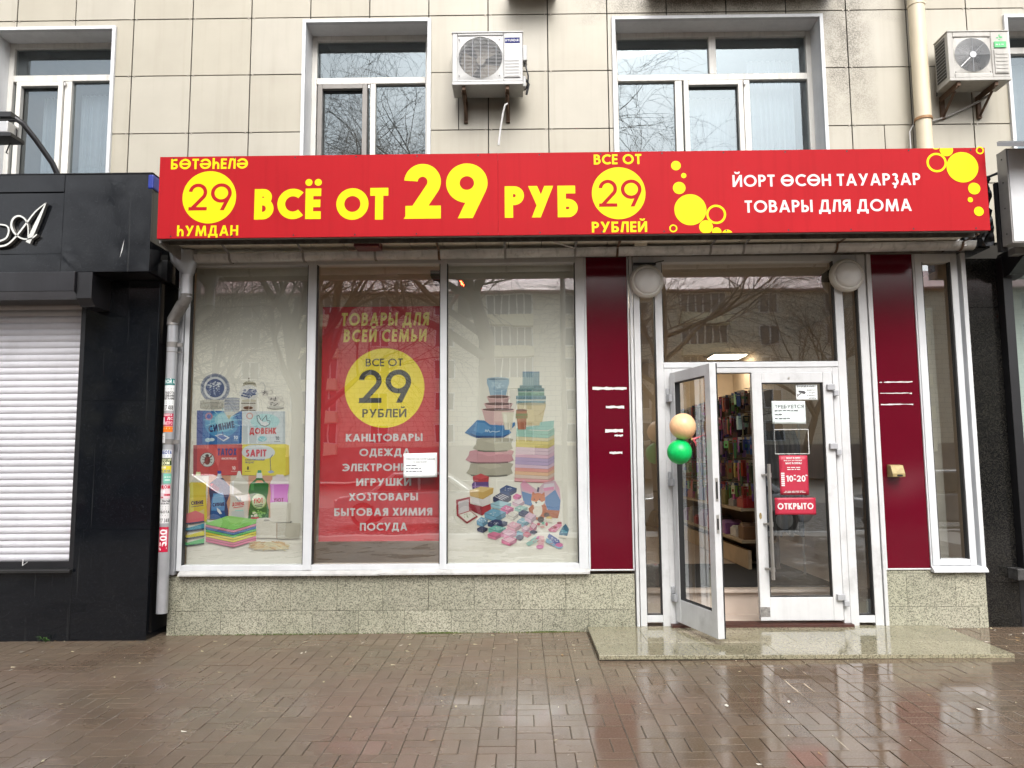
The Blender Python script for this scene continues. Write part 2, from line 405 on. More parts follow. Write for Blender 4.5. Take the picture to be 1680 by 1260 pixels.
    if c == '9':
        r = .36-h; return .72,[('A',.36,.64,r,r,0,360),L(.36+.91*r,.64-.42*r,.36+.91*r-.42*(.70-.42*r)/.91,-.06,0,1)]
    if c == '6': return .72,[('A',.36,.36,.36-h,.36-h,0,360),L(.065,.47,.45,1.04,1)]
    if c == '-': return .36,[L(0,.38,.36,.38)]
    if c == '!': return t*1.1,[L(h,.3,h,1),('D',h,.09,.1)]
    if c == '.': return t*1.1,[('D',h,.09,.1)]
    return .32,[]

def clip_poly(p, lo, hi):
    for sgn,lim in ((1,lo),(-1,-hi)):
        q = []
        for i in range(len(p)):
            a,b = p[i],p[(i+1)%len(p)]; ia,ib = sgn*a[1]>=lim-1e-9, sgn*b[1]>=lim-1e-9
            if ia: q.append(a)
            if ia != ib:
                u = (lim-sgn*a[1])/(sgn*b[1]-sgn*a[1]); q.append((a[0]+(b[0]-a[0])*u, a[1]+(b[1]-a[1])*u))
        p = q
        if len(p) < 3: return []
    return p
def text_polys(s, t, gap=.12):
    out = []; x = 0
    for ch in s:
        if ch == ' ': x += .34; continue
        w, st = glyph(ch, t); h = t/2
        for si,k in enumerate(st):
            if k[0] == 'L':
                _,a,b,c,d = k; q = math.hypot(c-a,d-b) or 1; nx,ny = -(d-b)/q*h,(c-a)/q*h
                p = [(a+nx,b+ny),(a-nx,b-ny),(c-nx,d-ny),(c+nx,d+ny)]
                lo = -.3 if ch in 'ДЦҘ' else 0; hi = 1.06 if ch=='Һ' else 1
                p = clip_poly(p, lo, hi)
                if p: out.append((si,[(x+u,v) for u,v in p]))
            elif k[0] == 'D':
                out.append((si,[(x+k[1]+k[3]*cos(i*pi/10), k[2]+k[3]*sin(i*pi/10)) for i in range(20)]))
            else:
                _,cx,cy,rx,ry,a0,a1 = k; n = max(8,int(abs(a1-a0)/9))
                hh = h*.8 if ch == 'Й' else h
                for i in range(n):
                    A,B = rad(a0+(a1-a0)*i/n), rad(a0+(a1-a0)*(i+1)/n)
                    out.append((si,[(x+cx+(rx+e)*cos(q),cy+(ry+e)*sin(q)) for q,e in ((A,hh),(B,hh),(B,-hh),(A,-hh))]))
        x += w+gap
    return out, x-gap
def text(mb, s, x0, x1, z0, z1, y, t=.16, m=0, c=None, gap=.12, slant=0, rot=0, xf=None):
    "fit a line of lettering into a box on the plane y; xf maps (x,z) further"
    ps, w = text_polys(s, t, gap); sx, sz = (x1-x0)/w, (z1-z0)
    for i,p in ps:
        q = [(u+slant*v, v) for u,v in p]
        q = [(x0+u*sx, z0+v*sz) for u,v in q]
        if rot:
            ca,sa = cos(rot),sin(rot); q = [(x0+(u-x0)*ca-(v-z0)*sa, z0+(u-x0)*sa+(v-z0)*ca) for u,v in q]
        a = sum(q[k][0]*q[(k+1)%len(q)][1]-q[(k+1)%len(q)][0]*q[k][1] for k in range(len(q)))
        if a < 0: q.reverse()
        if xf: mb.add([xf(u,v,i) for u,v in q], [tuple(range(len(q)))], m, c)
        else: mb.flat(q, y-.00002*i, m, c)
def ptext(mb, s, x0, y0, x1, y1, Y, **k):           # same, box given as photo pixels on plane Y
    a,b,c,d = RC(x0,y0,x1,y1,Y); text(mb, s, a, b, c, d, Y, **k)
def small_lines(mb, x0, x1, z0, z1, y, n, c=None, m=0, centre=True):
    "lines of print too small to read"
    rnd = random.Random(int(x0*1000)); dz = (z1-z0)/n
    for i in range(n):
        L = (x1-x0)*rnd.uniform(.6,1); a = (x0+x1)/2-L/2 if centre else x0; e = a+L; z = z1-dz*(i+.75)
        while a < e:
            w = rnd.uniform(.012,.05); mb.flat([(a,z),(min(a+w,e),z),(min(a+w,e),z+dz*.42),(a,z+dz*.42)], y, m, c); a += w+.008
def disc(mb, cx, cz, r, y, m=0, c=None, ring=0, n=40, rz=None, zlo=-9, zhi=99):
    rz = rz or r
    P = lambda k,f: (cx+r*f*cos(2*pi*k/n), cz+rz*f*sin(2*pi*k/n))
    if ring:
        f = 1-ring/r
        for k in range(n): mb.flat([P(k,f),P(k,1),P(k+1,1),P(k+1,f)], y, m, c)
    else:
        p = clip_poly([P(k,1) for k in range(n)], zlo, zhi)
        if p: mb.flat(p, y, m, c)
def pdisc(mb, px, py, r, Y, **k):
    p = at(px,py,Y); sc = (at(px+50,py,Y).x-at(px-50,py,Y).x)/100
    if 'ring' in k: k['ring'] *= sc
    disc(mb, p.x, p.z, r*sc, Y, **k)

class Art:
    "flat printed picture: shapes in a crop's pixel coordinates, laid on the plane Y"
    def __init__(s, mb, ox, oy, sc, Y): s.mb=mb; s.o=(ox,oy,sc); s.Y=Y; s.k=0
    def P(s, x, y): p = at(s.o[0]+x/s.o[2], s.o[1]+y/s.o[2], s.Y); return (p.x,p.z)
    def poly(s, pts, col):
        q = [s.P(*p) for p in pts]
        a = sum(q[k][0]*q[(k+1)%len(q)][1]-q[(k+1)%len(q)][0]*q[k][1] for k in range(len(q)))
        if a < 0: q.reverse()
        s.k += 1; s.mb.flat(q, s.Y-.000012*s.k, 0, tuple(min(.72,v*1.02) for v in lin(col)))
    def ell(s, cx, cy, rx, ry, col, a0=0, a1=360, n=28):
        s.poly([(cx+rx*cos(rad(a0+(a1-a0)*i/n)), cy+ry*sin(rad(a0+(a1-a0)*i/n))) for i in range(n+(a1-a0<360))], col)
    def arc(s, cx, cy, rx, ry, w, col, a0=0, a1=360, n=24):
        for i in range(n):
            A,B = rad(a0+(a1-a0)*i/n), rad(a0+(a1-a0)*(i+1)/n)
            s.poly([(cx+(rx+e)*cos(q),cy+(ry+e)*sin(q)) for q,e in ((A,w/2),(B,w/2),(B,-w/2),(A,-w/2))], col)
    def rect(s, a, b, c, d, col): s.poly([(a,b),(c,b),(c,d),(a,d)], col)
    def line(s, pts, w, col):
        for (a,b),(c,d) in zip(pts,pts[1:]):
            q = math.hypot(c-a,d-b) or 1; nx,ny = -(d-b)/q*w/2,(c-a)/q*w/2
            s.poly([(a+nx,b+ny),(a-nx,b-ny),(c-nx,d-ny),(c+nx,d+ny)], col)
    def txt(s, st, x0, y0, x1, y1, col, t=.2, rot=0, **k):
        a = s.P(x0,y1); b = s.P(x1,y0); s.k += 3
        text(s.mb, st, a[0], b[0], a[1], b[1], s.Y-.000012*s.k, t=t, c=lin(col), rot=rad(rot), **k); s.k += 22
    def spots(s, cx, cy, rx, ry, n, r, col, seed=1):
        rn = random.Random(seed)
        for _ in range(n):
            a = rn.uniform(0,2*pi); q = math.sqrt(rn.random())
            s.ell(cx+rx*q*cos(a), cy+ry*q*sin(a), r*rn.uniform(.6,1.6), r*rn.uniform(.4,1), col, n=7)
    def shade(s, pts, c0, c1, n=8):
        "quad printed as n bands from colour c0 (left edge) to c1 (right edge)"
        (a,b,c,d) = pts
        for i in range(n):
            u,v = i/n,(i+1)/n; f=lambda p,q,t:(p[0]+(q[0]-p[0])*t,p[1]+(q[1]-p[1])*t)
            s.poly([f(a,b,u),f(a,b,v),f(d,c,v),f(d,c,u)], tuple(c0[j]+(c1[j]-c0[j])*(u+v)/2 for j in range(3)))
# ------------------------------------------------------------------ ground
TILT = -math.atan(.005)
def ground_z(x): return .004+.005*x
def ground_obj(name, mb, mat, kind='structure', **k):
    o = obj(name, mb, mat, **k); o.rotation_euler = (0, TILT, 0); o.location = (0,0,.004); o['kind'] = kind; return o
P = .2055
mb = MB(); rn = random.Random(3)
for i in range(-37, 38):
    for j in range(-29, 14):
        x0 = -.04+i*P; y0 = 5.455+(j-5)*P
        if y0 > 7.25 or y0 < -1.6: continue
        par = (i+j) % 2
        for k in (0,1):
            if par: a,b,c,d = x0+k*P/2, x0+(k+1)*P/2, y0, y0+P
            else: a,b,c,d = x0, x0+P, y0+k*P/2, y0+(k+1)*P/2
            g = .0018*rn.uniform(.6,1.6); e = .0026
            a+=g; b-=g; c+=g; d-=g
            dz = rn.gauss(0,.0009); tx,ty = rn.gauss(0,.0032), rn.gauss(0,.0032)
            X,Y = (a+b)/2,(c+d)/2
            Z = lambda x,y: dz+(x-X)*tx+(y-Y)*ty
            top = [(x,y,Z(x,y)) for x,y in ((a+e,c+e),(b-e,c+e),(b-e,d-e),(a+e,d-e))]
            mid = [(x,y,Z(x,y)-.0018) for x,y in ((a,c),(b,c),(b,d),(a,d))]
            bot = [(x,y,-.012) for x,y in ((a,c),(b,c),(b,d),(a,d))]
            mb.add(top+mid+bot, [(0,1,2,3)]+[(4+q,4+(q+1)%4,(q+1)%4,q) for q in range(4)]+[(8+q,8+(q+1)%4,4+(q+1)%4,4+q) for q in range(4)])
ground_obj('pavement', mb, m_paver)
ground_obj('pavement_bedding', MB().add([(-9,-2.4,-.0075),(9,-2.4,-.0075),(9,7.6,-.0075),(-9,7.6,-.0075)],[(0,1,2,3)]), m_joint)
m_asph = M('wet_asphalt', (.045,.045,.047), .25, var=.3, vs=3, rv=.12)
m_gnd = M('distant_ground', (.09,.085,.07), .8, var=.3, vs=1)
ground_obj('road', MB().box(-70,70,-16,-2.75,-.3,-.14), m_asph)
ground_obj('kerb', MB().box(-70,70,-2.75,-2.4,-.3,-.004), M('kerb_concrete',(.25,.25,.24),.6,dirt=.3))
ground_obj('ground', MB().add([(-600,-600,-.31),(600,-600,-.31),(600,600,-.31),(-600,600,-.31)],[(0,1,2,3)]), m_gnd)
for a,b in ((-70,-9),(9,70)):
    ground_obj('side_pavement', MB().box(a,b,-2.4,7.6,-.3,-.009), M('plain_wet_paving',(.09,.07,.055),.25,var=.2))
# petals and bits of litter: too many to count
mb = MB(); rn = random.Random(11)
for _ in range(520):
    x,y = rn.uniform(-5.5,5.5), rn.uniform(2.6,7.1)
    if rn.random() < .45: y = 7.1-abs(rn.gauss(0,.55))
    s = rn.choice((.004,.005,.006,.008,.016,.022)); a = rn.uniform(0,pi); w = s*rn.uniform(.25,.6)
    ca,sa = cos(a),sin(a); q = [(-s,0),(-s*.3,-w),(s,-w*.2),(s*.5,w)]
    cc = rn.choice(((.62,.55,.38),(.5,.45,.3),(.66,.63,.55),(.3,.2,.1)))
    mb.add([(x+u*ca-v*sa, y+u*sa+v*ca, .0045+.004*(k==2)) for k,(u,v) in enumerate(q)], [(0,1,2,3)], 0, cc)
ground_obj('fallen_petals', mb, m_paint, kind='stuff')
# moss line along the foot of the plinth
mb = MB()
for _ in range(900):
    x = rn.choice((rn.uniform(-3.2,.55), rn.gauss(-.75,.12), rn.gauss(.2,.1), rn.gauss(-2.1,.4))); y = 7.137-abs(rn.gauss(0,.012)); h = rn.uniform(.003,.014); r = rn.uniform(.003,.009)
    if -3.2 < x < .56: mb.add([(x-r,y,.001),(x+r,y-.002,.001),(x+rn.uniform(-r,r),y,h)],[(0,1,2)])
ground_obj('moss', mb, m_moss, kind='stuff')
def weed(x, y, n, h, label, seed):
    rn = random.Random(seed); mb = MB(); z = ground_z(x)
    for k in range(n):
        a = rn.uniform(pi,2*pi); L = h*rn.uniform(.6,1.2); w = h*.09; d = Vector((cos(a),sin(a)*.6,0)); s = Vector((-d.y,d.x,0))
        p0 = Vector((x,y,z)); p1 = p0+d*L*.5+Vector((0,0,L*.55)); p2 = p0+d*L+Vector((0,0,L*rn.uniform(.3,.7)))
        mb.add([p0, p1-s*w, p2, p1+s*w],[(0,1,2,3)])
    tag(obj('weed', mb, m_leaf), label, 'weed')
p = at(78,1049,6.93); weed(p.x, 6.9, 11, .085, 'small green weed sprouting from the pavement at the foot of the black wall', 1)
p = at(812,1037,7.12); weed(p.x, 7.11, 8, .035, 'tiny weed tuft at the foot of the grey granite plinth', 2)
p = at(905,1035,7.12); weed(p.x, 7.11, 6, .03, 'tiny dry weed at the plinth foot left of the entrance step', 3)

# ------------------------------------------------------------------ upper storey
WY = 7.56; TP = .617
apt = thing('apartment_building', 'cream porcelain clad apartment building rising above the shop sign', 'building', (0,7.7,4))
holes = [(-5.50,-4.185,6.085),(-2.235,-.900,6.125),(.970,3.145,6.115),(4.995,6.25,6.08)]
ZB = 3.9
def cut(rects, h):
    out = []
    for x0,x1,z0,z1 in rects:
        a,b,t = h
        if x1 <= a or x0 >= b or z0 >= t: out.append((x0,x1,z0,z1)); continue
        if x0 < a: out.append((x0,a,z0,z1))
        if x1 > b: out.append((b,x1,z0,z1))
        if z1 > t: out.append((max(x0,a),min(x1,b),t,z1))
    return out
tiles = []
for i in range(-13, 12):
    for j in range(-4, 5):
        x0 = .308+i*TP; z0 = 6.162+j*.6205
        r = [(x0+.0055,x0+TP-.0055,z0+.005,z0+.6205-.005)]
        for sx,j0 in ((-.615,-2),(3.72,-3)):
            if j == j0 and x0 < sx < x0+TP: r = [(r[0][0],sx-.004,r[0][2],r[0][3]),(sx+.004,r[0][1],r[0][2],r[0][3])]
        tiles += r
for h in holes: tiles = cut(tiles, h)
mb = MB(); rn = random.Random(5)
for x0,x1,z0,z1 in tiles:
    if x1-x0 < .012 or z1-z0 < .012: continue
    d = rn.uniform(0,.003); mb.box(x0,x1,WY+d,WY+.012+d,z0,z1)
clad_mb = mb
mb = MB()     # dark carrier wall behind the joints, with window openings
edges = [-9]+[v for h in holes for v in h[:2]]+[8]
for k in range(0,len(edges),2): mb.box(edges[k],edges[k+1],WY+.02,WY+.45,ZB-.5,9)
for a,b,t in holes: mb.box(a,b,WY+.02,WY+.45,t,9)
obj('backing_wall', mb, M('dark_joint_void',(.03,.027,.022),.9), apt)
mb = clad_mb     # steel clips at the tile corners
for i in range(-13,12):
    for j in range(-3,3):
        x = .308+i*TP; z = 6.162+j*.6205
        if any(a-.05 < x < b+.05 and z < t+.05 for a,b,t in holes): continue
        for s in (-1,1): mb.box(x+s*.030-.006,x+s*.030+.006,WY-.004,WY+.001,z-.012,z+.012,1)
obj('cladding', mb, [m_clad, M('pale_clip',(.36,.33,.28),.4,metal=.3)], apt, bevel=.0012, seg=1)
mb = MB(); mb.box(-.10,.40,7.18,7.55,6.335,6.40); obj('ledge', mb, m_grime, apt)
mb = MB(); mb.box(1.35,3.25,7.12,7.55,6.372,6.46); obj('ledge', mb, m_grime, apt)

m_room = M('dim_flat_wall', (.16,.165,.18), .9, var=.2)
m_lace = M('pale_curtain', (.62,.66,.70), .9, var=.05, vs=8)
def upper_window(h, cols, rows, label, sash=None, curtain=None, tint=None):
    "cols: mullion x list, rows: transom z; glass at the back of a boxed reveal"
    a,b,t = h; z0 = 4.0; GY = WY+.30
    w = part('window', apt); w['label'] = label
    mb = MB(); e = .036
    mb.box(a,a+e,WY-.028,WY+.02,z0,t); mb.box(b-e,b,WY-.028,WY+.02,z0,t); mb.box(a+e,b-e,WY-.028,WY+.02,t-e,t)
    obj('trim', mb, m_alu, w, bevel=.003)
    mb = MB(); mb.box(a+.012,a+e-.004,WY+.02,GY,z0,t-.02); mb.box(b-e+.004,b-.012,WY+.02,GY,z0,t-.02); mb.box(a+e-.004,b-e+.004,WY+.02,GY,t-e+.004,t-.012)
    obj('reveal', mb, m_upvc_grey, w)
    A,B,T = a+e-.004, b-e+.004, t-e+.004; f = .055
    mb = MB(); y0,y1 = GY-.06,GY+.01
    mb.box(A,A+f,y0,y1,z0,T); mb.box(B-f,B,y0,y1,z0,T); mb.box(A+f,B-f,y0,y1,T-f,T)
    mb.box(A+f,B-f,y0-.004,y1,rows-.035,rows+.035)
    for x,lo,hi,wd in cols: mb.box(x-wd/2,x+wd/2,y0-.002,y1,(z0 if lo==0 else rows+.035),(rows-.035 if hi==1 else T-f))
    obj('frame', mb, m_upvc, w, bevel=.005)
    if sash:
        for x0,x1,mt in sash:
            mb = MB(); q = .05; zt = rows-.045
            mb.box(x0,x0+q,y0-.025,y0+.03,z0,zt); mb.box(x1-q,x1,y0-.025,y0+.03,z0,zt); mb.box(x0+q,x1-q,y0-.025,y0+.03,zt-q,zt)
            obj('sash', mb, mt, w, bevel=.004)
            hb = MB().box(x1+.012,x1+.03,y0-.03,y0-.01,zt-.05,zt-.015); obj('hinge', hb, m_steel, w)
    obj('pane', MB().add([(A+.01,GY-.02,z0),(B-.01,GY-.02,z0),(B-.01,GY-.02,T-.01),(A+.01,GY-.02,T-.01)],[(0,1,2,3)]), m_g_up, w)
    mb = MB(); mb.box(A,B,GY+1.6,GY+1.65,z0-.1,T+.3); mb.box(A-.05,A,GY+.02,GY+1.65,z0-.1,T+.3); mb.box(B,B+.05,GY+.02,GY+1.65,z0-.1,T+.3); mb.box(A,B,GY+.02,GY+1.65,T+.25,T+.3)
    obj('room', mb, m_room, w)
    if curtain:
        mb = MB()
        for x0,x1,ztop in curtain:
            n = 26
            for k in range(n):
                u,v = x0+(x1-x0)*k/n, x0+(x1-x0)*(k+1)/n; o = [.018*sin(k*1.9),.018*sin((k+1)*1.9)]
                mb.add([(u,GY+.12+o[0],z0),(v,GY+.12+o[1],z0),(v,GY+.12+o[1],ztop),(u,GY+.12+o[0],ztop)],[(0,1,2,3)])
        obj('curtain', mb, m_lace, w, smooth=80)
    return w
U = WY+.26
def ux(px,y): return at(px,y,U).x
def uz(x,py): return at(x,py,U).z
upper_window(holes[0], [(ux(111,200),0,1,.075)], uz(100,130), 'cream framed upper window cut by the left edge above the black wall', sash=[(ux(28,200),ux(104,200),m_upvc)], curtain=[(ux(118,200),ux(180,200),uz(150,145)),(ux(52,250),ux(103,250),uz(70,150))])
upper_window(holes[1], [(ux(612,200),0,1,.055)], uz(610,134), 'narrow upper window with one brownish sash and reflected branches', sash=[(ux(522,200),ux(603,200),m_grey_sash)])
upper_window(holes[2], [(ux(1168,90),2,2,.075),(ux(1114,200),0,1,.075),(ux(1226,200),0,1,.065)], uz(1170,128), 'wide upper window with a small middle sash', sash=[(ux(1122,200),ux(1219,200),m_upvc)], curtain=[(ux(1236,200),ux(1312,200),uz(1270,88)),(ux(1128,200),ux(1212,200),uz(1170,150))])
upper_window(holes[3], [(5.65,0,1,.06)], uz(1670,85), 'upper window with lilac pane cut by the right edge', curtain=[(5.0,6.2,uz(1670,95))])
# ------------------------------------------------------------------ shop front
shop = thing('household_goods_shop', 'shop front with wide display window, crimson panels and glazed entrance', 'shop front', (0,7.2,0))
FY = 7.13; GY = 7.19
# granite plinth
mb = MB()
def course(x0, x1, z0, z1, joints):
    xs = [x0]+sorted(j for j in joints if x0 < j < x1)+[x1]
    for a,b in zip(xs,xs[1:]): mb.box(a+.0015,b-.0015,7.14+.001*((len(mb.f)//6)%2),7.17,z0+.0015,z1-.0015)
PX = lambda px,py,Y=7.14: at(px,py,Y).x
JZ = at(700,1001,7.14).z
course(-3.235,1.02,-.06,JZ,[PX(v,1020) for v in (287,362,438,513,588,664,740,815,890,966)])
course(-3.235,1.02,JZ,.515,[PX(v,975) for v in (327,402,477,553,628,703,778,853,928,1004)])
obj('plinth', mb, m_plinth, shop); mb = MB()
course(3.29,4.185,-.06,JZ+.012,[PX(v,1015) for v in (1531,1607)])
course(3.29,4.185,JZ+.012,.508,[PX(v,970) for v in (1488,1568)])
mb.box(3.29,3.70,7.15,7.19,.510,.536)
obj('plinth', mb, m_plinth, shop)
m_mort = M('mortar',(.06,.058,.045),.9)
obj('plinth_backing', MB().box(-3.23,1.02,7.171,7.3,-.1,.51), m_mort, shop); obj('plinth_backing', MB().box(3.292,4.18,7.171,7.3,-.1,.5), m_mort, shop)
# sill flashings
mb = MB(); sx = at(620,940,7.08).x
for a,b,dz in ((-3.13,sx+.01,.0),(sx,.612,.004)):
    mb.prismx([(7.085,.520+dz),(7.085,.534+dz),(7.13,.5615+dz),(7.19,.5615+dz),(7.19,.54+dz),(7.10,.522+dz)],a,b)
obj('sill', mb, M('chipped_white_sill',(.47,.47,.455),.5,dirt=.6,var=.14,vs=12), shop)
# display window
dw = obj('display_window', MB().box(-3.165,-3.12,FY,7.21,.56,3.46).box(.520,.606,FY,7.21,.56,3.46).box(-3.12,.520,FY+.002,7.21,.562,.612).box(-3.12,.52,FY+.002,7.21,3.41,3.46)
     .box(-2.005,-1.925,FY-.006,7.21,.566,3.455).box(-.752,-.690,FY-.006,7.21,.566,3.455), m_alu, shop, bevel=.004)
obj('corner_trim', MB().box(-3.225,-3.168,FY-.03,7.2,.53,3.46), m_zinc, dw, bevel=.004)
for a,b in ((-3.12,-2.005),(-1.925,-.752),(-.690,.520)):
    obj('gasket', MB().box(a,a+.007,FY+.004,GY,.613,3.409).box(b-.007,b,FY+.004,GY,.613,3.409), m_rubber, dw)
    obj('pane', MB().flat([(a,.612),(b,.612),(b,3.41),(a,3.41)],GY), m_g_shop, dw)
# crimson panels with white edge trims
def crimson(x0,x1,z0,z1,name_label,tapes):
    o = obj('crimson_panel', MB().box(x0+.016,x1-.012,FY+.02,FY+.06,z0+.012,z1), m_crim, shop); o['label'] = name_label
    obj('edge_trim', MB().box(x0,x0+.016,FY+.005,FY+.07,z0,z1).box(x1-.012,x1,FY+.005,FY+.07,z0,z1).box(x0+.016,x1-.012,FY+.005,FY+.07,z0,z0+.012), m_alu, o, bevel=.002)
    for px0,py0,px1,py1 in tapes:
        a,b,c,d = RC(px0,py0,px1,py1,FY+.02); q = random.Random(px0); n = 7
        lo = [(a+(b-a)*k/n, c+q.uniform(-.004,.004)) for k in range(n+1)]; hi = [(a+(b-a)*k/n, d+q.uniform(-.003,.003)) for k in range(n,-1,-1)]
        obj('tape_remnant', MB().prism(lo+hi,FY+.0185,FY+.0199), m_whitefilm, o)
    return o
crimson(.608,1.022,.545,3.46,'left crimson panel with torn white tape remnants',[(972,635,1004,639.5),(1004,635.5,1028,639.5),(994,666,1024,670),(993,704,1022,709),(1008,713,1022,716),(1000,741,1021,744.5)])
rp = crimson(3.292,3.712,.540,3.46,'right crimson panel with three thin white lines and a brass box',[(1443,626.5,1447,628),(1450,626,1497,627.5),(1444,644.5,1491,646),(1492,644.5,1496,646),(1445,662.5,1498,664)])
b = at(1466,773,FY+.02); x,z = b.x,b.z
o = obj('vent_box', MB().prismx([(FY+.02,z-.055),(FY+.02,z+.06),(FY-.05,z+.055),(FY-.085,z-.02),(FY-.085,z-.05)],x-.06,x+.055), m_brass, rp, bevel=.003)
obj('slot', MB().box(x-.02,x+.03,FY-.087,FY-.084,z-.045,z-.03), m_dark, o)
# entrance posts, side lights and transom
ent = part('entrance_frame', shop)
def member(nm, a, b, c, d, y0=FY, y1=7.21, m=None): return obj(nm, MB().box(a,b,y0,y1,c,d), m or m_alu, ent, bevel=.004)
member('post',1.030,1.058,.05,3.46,FY-.012,7.21,m_alu_old); member('post',1.066,1.125,.05,3.46,FY,7.21,m_alu_old); member('post',1.268,1.335,.05,3.46,FY,7.21,m_alu_old)
member('post',2.952,3.028,.05,3.46,FY,7.21,m_alu_old); member('post',3.172,3.250,.05,3.46,FY,7.21,m_alu_old); member('post',3.258,3.290,.05,3.46,FY-.012,7.21,m_alu_old)
member('rail',1.125,1.268,.085,.15,FY+.004); member('rail',3.028,3.172,.075,.14,FY+.004)
member('rail',1.125,1.268,3.37,3.46,FY+.004); member('rail',3.028,3.172,3.37,3.46,FY+.004)
member('rail',1.335,2.952,2.395,2.447,FY-.003); member('rail',1.335,2.952,3.40,3.46,FY+.004)
for a,b,c,d in ((1.125,1.268,.15,3.37),(3.028,3.172,.14,3.37),(1.335,2.952,2.447,3.40)):
    obj('pane', MB().flat([(a,c),(b,c),(b,d),(a,d)],GY), m_g_shop, ent)
    obj('gasket', MB().box(a,a+.006,FY+.006,GY,c,d).box(b-.01,b,FY+.006,GY,c,d).box(a+.006,b-.01,FY+.006,GY,c,c+.006), m_rubber, ent)
# door lining
dl = obj('door_lining', MB().box(1.335,1.405,FY+.004,7.22,.06,2.392).box(2.895,2.952,FY+.004,7.22,.06,2.392).box(1.405,2.895,FY+.004,7.22,2.345,2.392), m_alu_old, ent, bevel=.004)
obj('threshold', MB().box(1.335,2.952,7.06,7.24,.045,.075), M('brown_threshold',(.055,.018,.012),.5,var=.3,vs=15), shop)
# door leaves (built along +x from the hinge)
def door(x, y, rz, flip, label):
    w = .745; s = -1 if flip else 1
    d = part('door', shop); d.location = (x,y-7.2,.10); d.rotation_euler = (0,0,rz); d['label'] = label
    def B(a,b,*r): return (min(s*a,s*b),max(s*a,s*b))+r
    mb = MB(); H = 2.243
    mb.box(*B(0,.088),-.03,.03,0,H).box(*B(w-.092,w),-.03,.03,0,H).box(*B(.088,w-.092),-.028,.028,H-.095,H).box(*B(.088,w-.092),-.028,.028,0,.205)
    obj('leaf_frame', mb, m_alu_old, d, bevel=.004, local=True)
    mb = MB(); mb.box(*B(.088,.096),-.024,.024,.205,H-.095).box(*B(w-.1,w-.092),-.024,.024,.205,H-.095).box(*B(.096,w-.1),-.024,.024,.205,.212).box(*B(.096,w-.1),-.024,.024,H-.102,H-.095)
    obj('gasket', mb, m_rubber, d, local=True)
    p = [(s*.09,0,.2),(s*(w-.09),0,.2),(s*(w-.09),0,H-.09),(s*.09,0,H-.09)]
    obj('pane', MB().add(p,[(0,1,2,3)]), m_g_shop, d, local=True)
    return d,w,H,B
dL,w,H,B = door(1.41,7.115,-rad(75),False,'left door leaf standing open towards the street')
mb = MB(); mb.box(w-.001,w+.004,-.012,.012,.84,.99).box(w-.001,w+.004,-.012,.012,.98+.12,1.29)
obj('lock_plate', mb, m_steel, dL, local=True)
mb = MB(); mb.box(w+.003,w+.006,-.007,.007,.87,.96).box(w+.003,w+.006,-.007,.007,1.12,1.26); obj('lock_slot', mb, m_dark, dL, local=True)
obj('edge_seal', MB().box(w-.02,w+.003,.0305,.038,0,H), m_rubber, dL, local=True)
for z in (.22,1.25,2.02): obj('hinge', MB().box(-.028,.045,-.062,-.030,z-.045,z+.02).box(-.06,-.015,-.058,-.028,z+.022,z+.085), m_hinge, dL, local=True, bevel=.006)
dR,w,H,B = door(2.885,7.145,0,True,'right door leaf shut, with notices on its glass')
for z in (at(1380,985,7.1).z-.1,at(1366,737,7.1).z-.1,at(1362,640,7.1).z-.1): obj('hinge', MB().box(-.06,.012,-.062,-.030,z-.0,z+.055).box(.0,.045,-.058,-.028,z-.055,z-.002), m_hinge, dR, local=True, bevel=.006)
hx = -(w-.105)
ho = obj('handle', MB().tube([(hx,-.10,.37),(hx,-.10,1.40)],.0155,14), m_steel, dR, local=True, smooth=40)
for z in (.46,.86,1.30):
    obj('standoff', MB().tube([(hx,-.10,z),(hx-.045,-.028,z)],.010,10).lathe([(.020,-.02),(.020,.02)],(hx,-.10,z),'z',14), m_steel, ho, local=True, smooth=40)
obj('lock_cylinder', MB().prism([(-.712+.012*cos(k*pi/8),.93+.03*sin(k*pi/8)) for k in range(16)],-.036,-.030), m_brass, dR, local=True, bevel=.002)
obj('screw', MB().lathe([(.010,-.036),(.010,-.03)],(-.40,0,2.19),'y',12), m_steel, dR, local=True)
obj('drain_cap', MB().box(-.75,-.66,-.033,-.030,.035,.12), M('chipped_aluminium',(.2,.19,.18),.7,var=.6,vs=30,dirt=.7), dR, local=True)
# slim window at the right end
sw = obj('side_window', MB().box(3.715,3.782,FY,7.21,.575,3.46).box(4.052,4.112,FY,7.21,.575,3.46).box(3.782,4.052,FY+.003,7.21,.577,.632).box(3.782,4.052,FY+.003,7.21,3.38,3.46), m_alu, shop, bevel=.004)
obj('outer_trim', MB().box(4.140,4.180,FY-.02,7.21,.535,3.46).box(4.112,4.140,FY+.05,7.21,.575,3.46), m_alu, sw, bevel=.003)
obj('sill', MB().prismx([(7.085,.520),(7.085,.538),(7.13,.573),(7.20,.573),(7.20,.52)],3.70,4.185), m_alu, sw)
obj('pane', MB().flat([(3.782,.632),(4.052,.632),(4.052,3.38),(3.782,3.38)],GY), m_g_shop, sw)
obj('gasket', MB().box(3.782,3.79,FY+.006,GY,.632,3.38).box(4.040,4.052,FY+.006,GY,.632,3.38), m_rubber, sw)
obj('blind', MB().flat([(3.76,.6),(4.02,.6),(4.01,3.0),(3.76,3.0)],7.42), M('beige_blind',(.40,.37,.31),.8), sw)
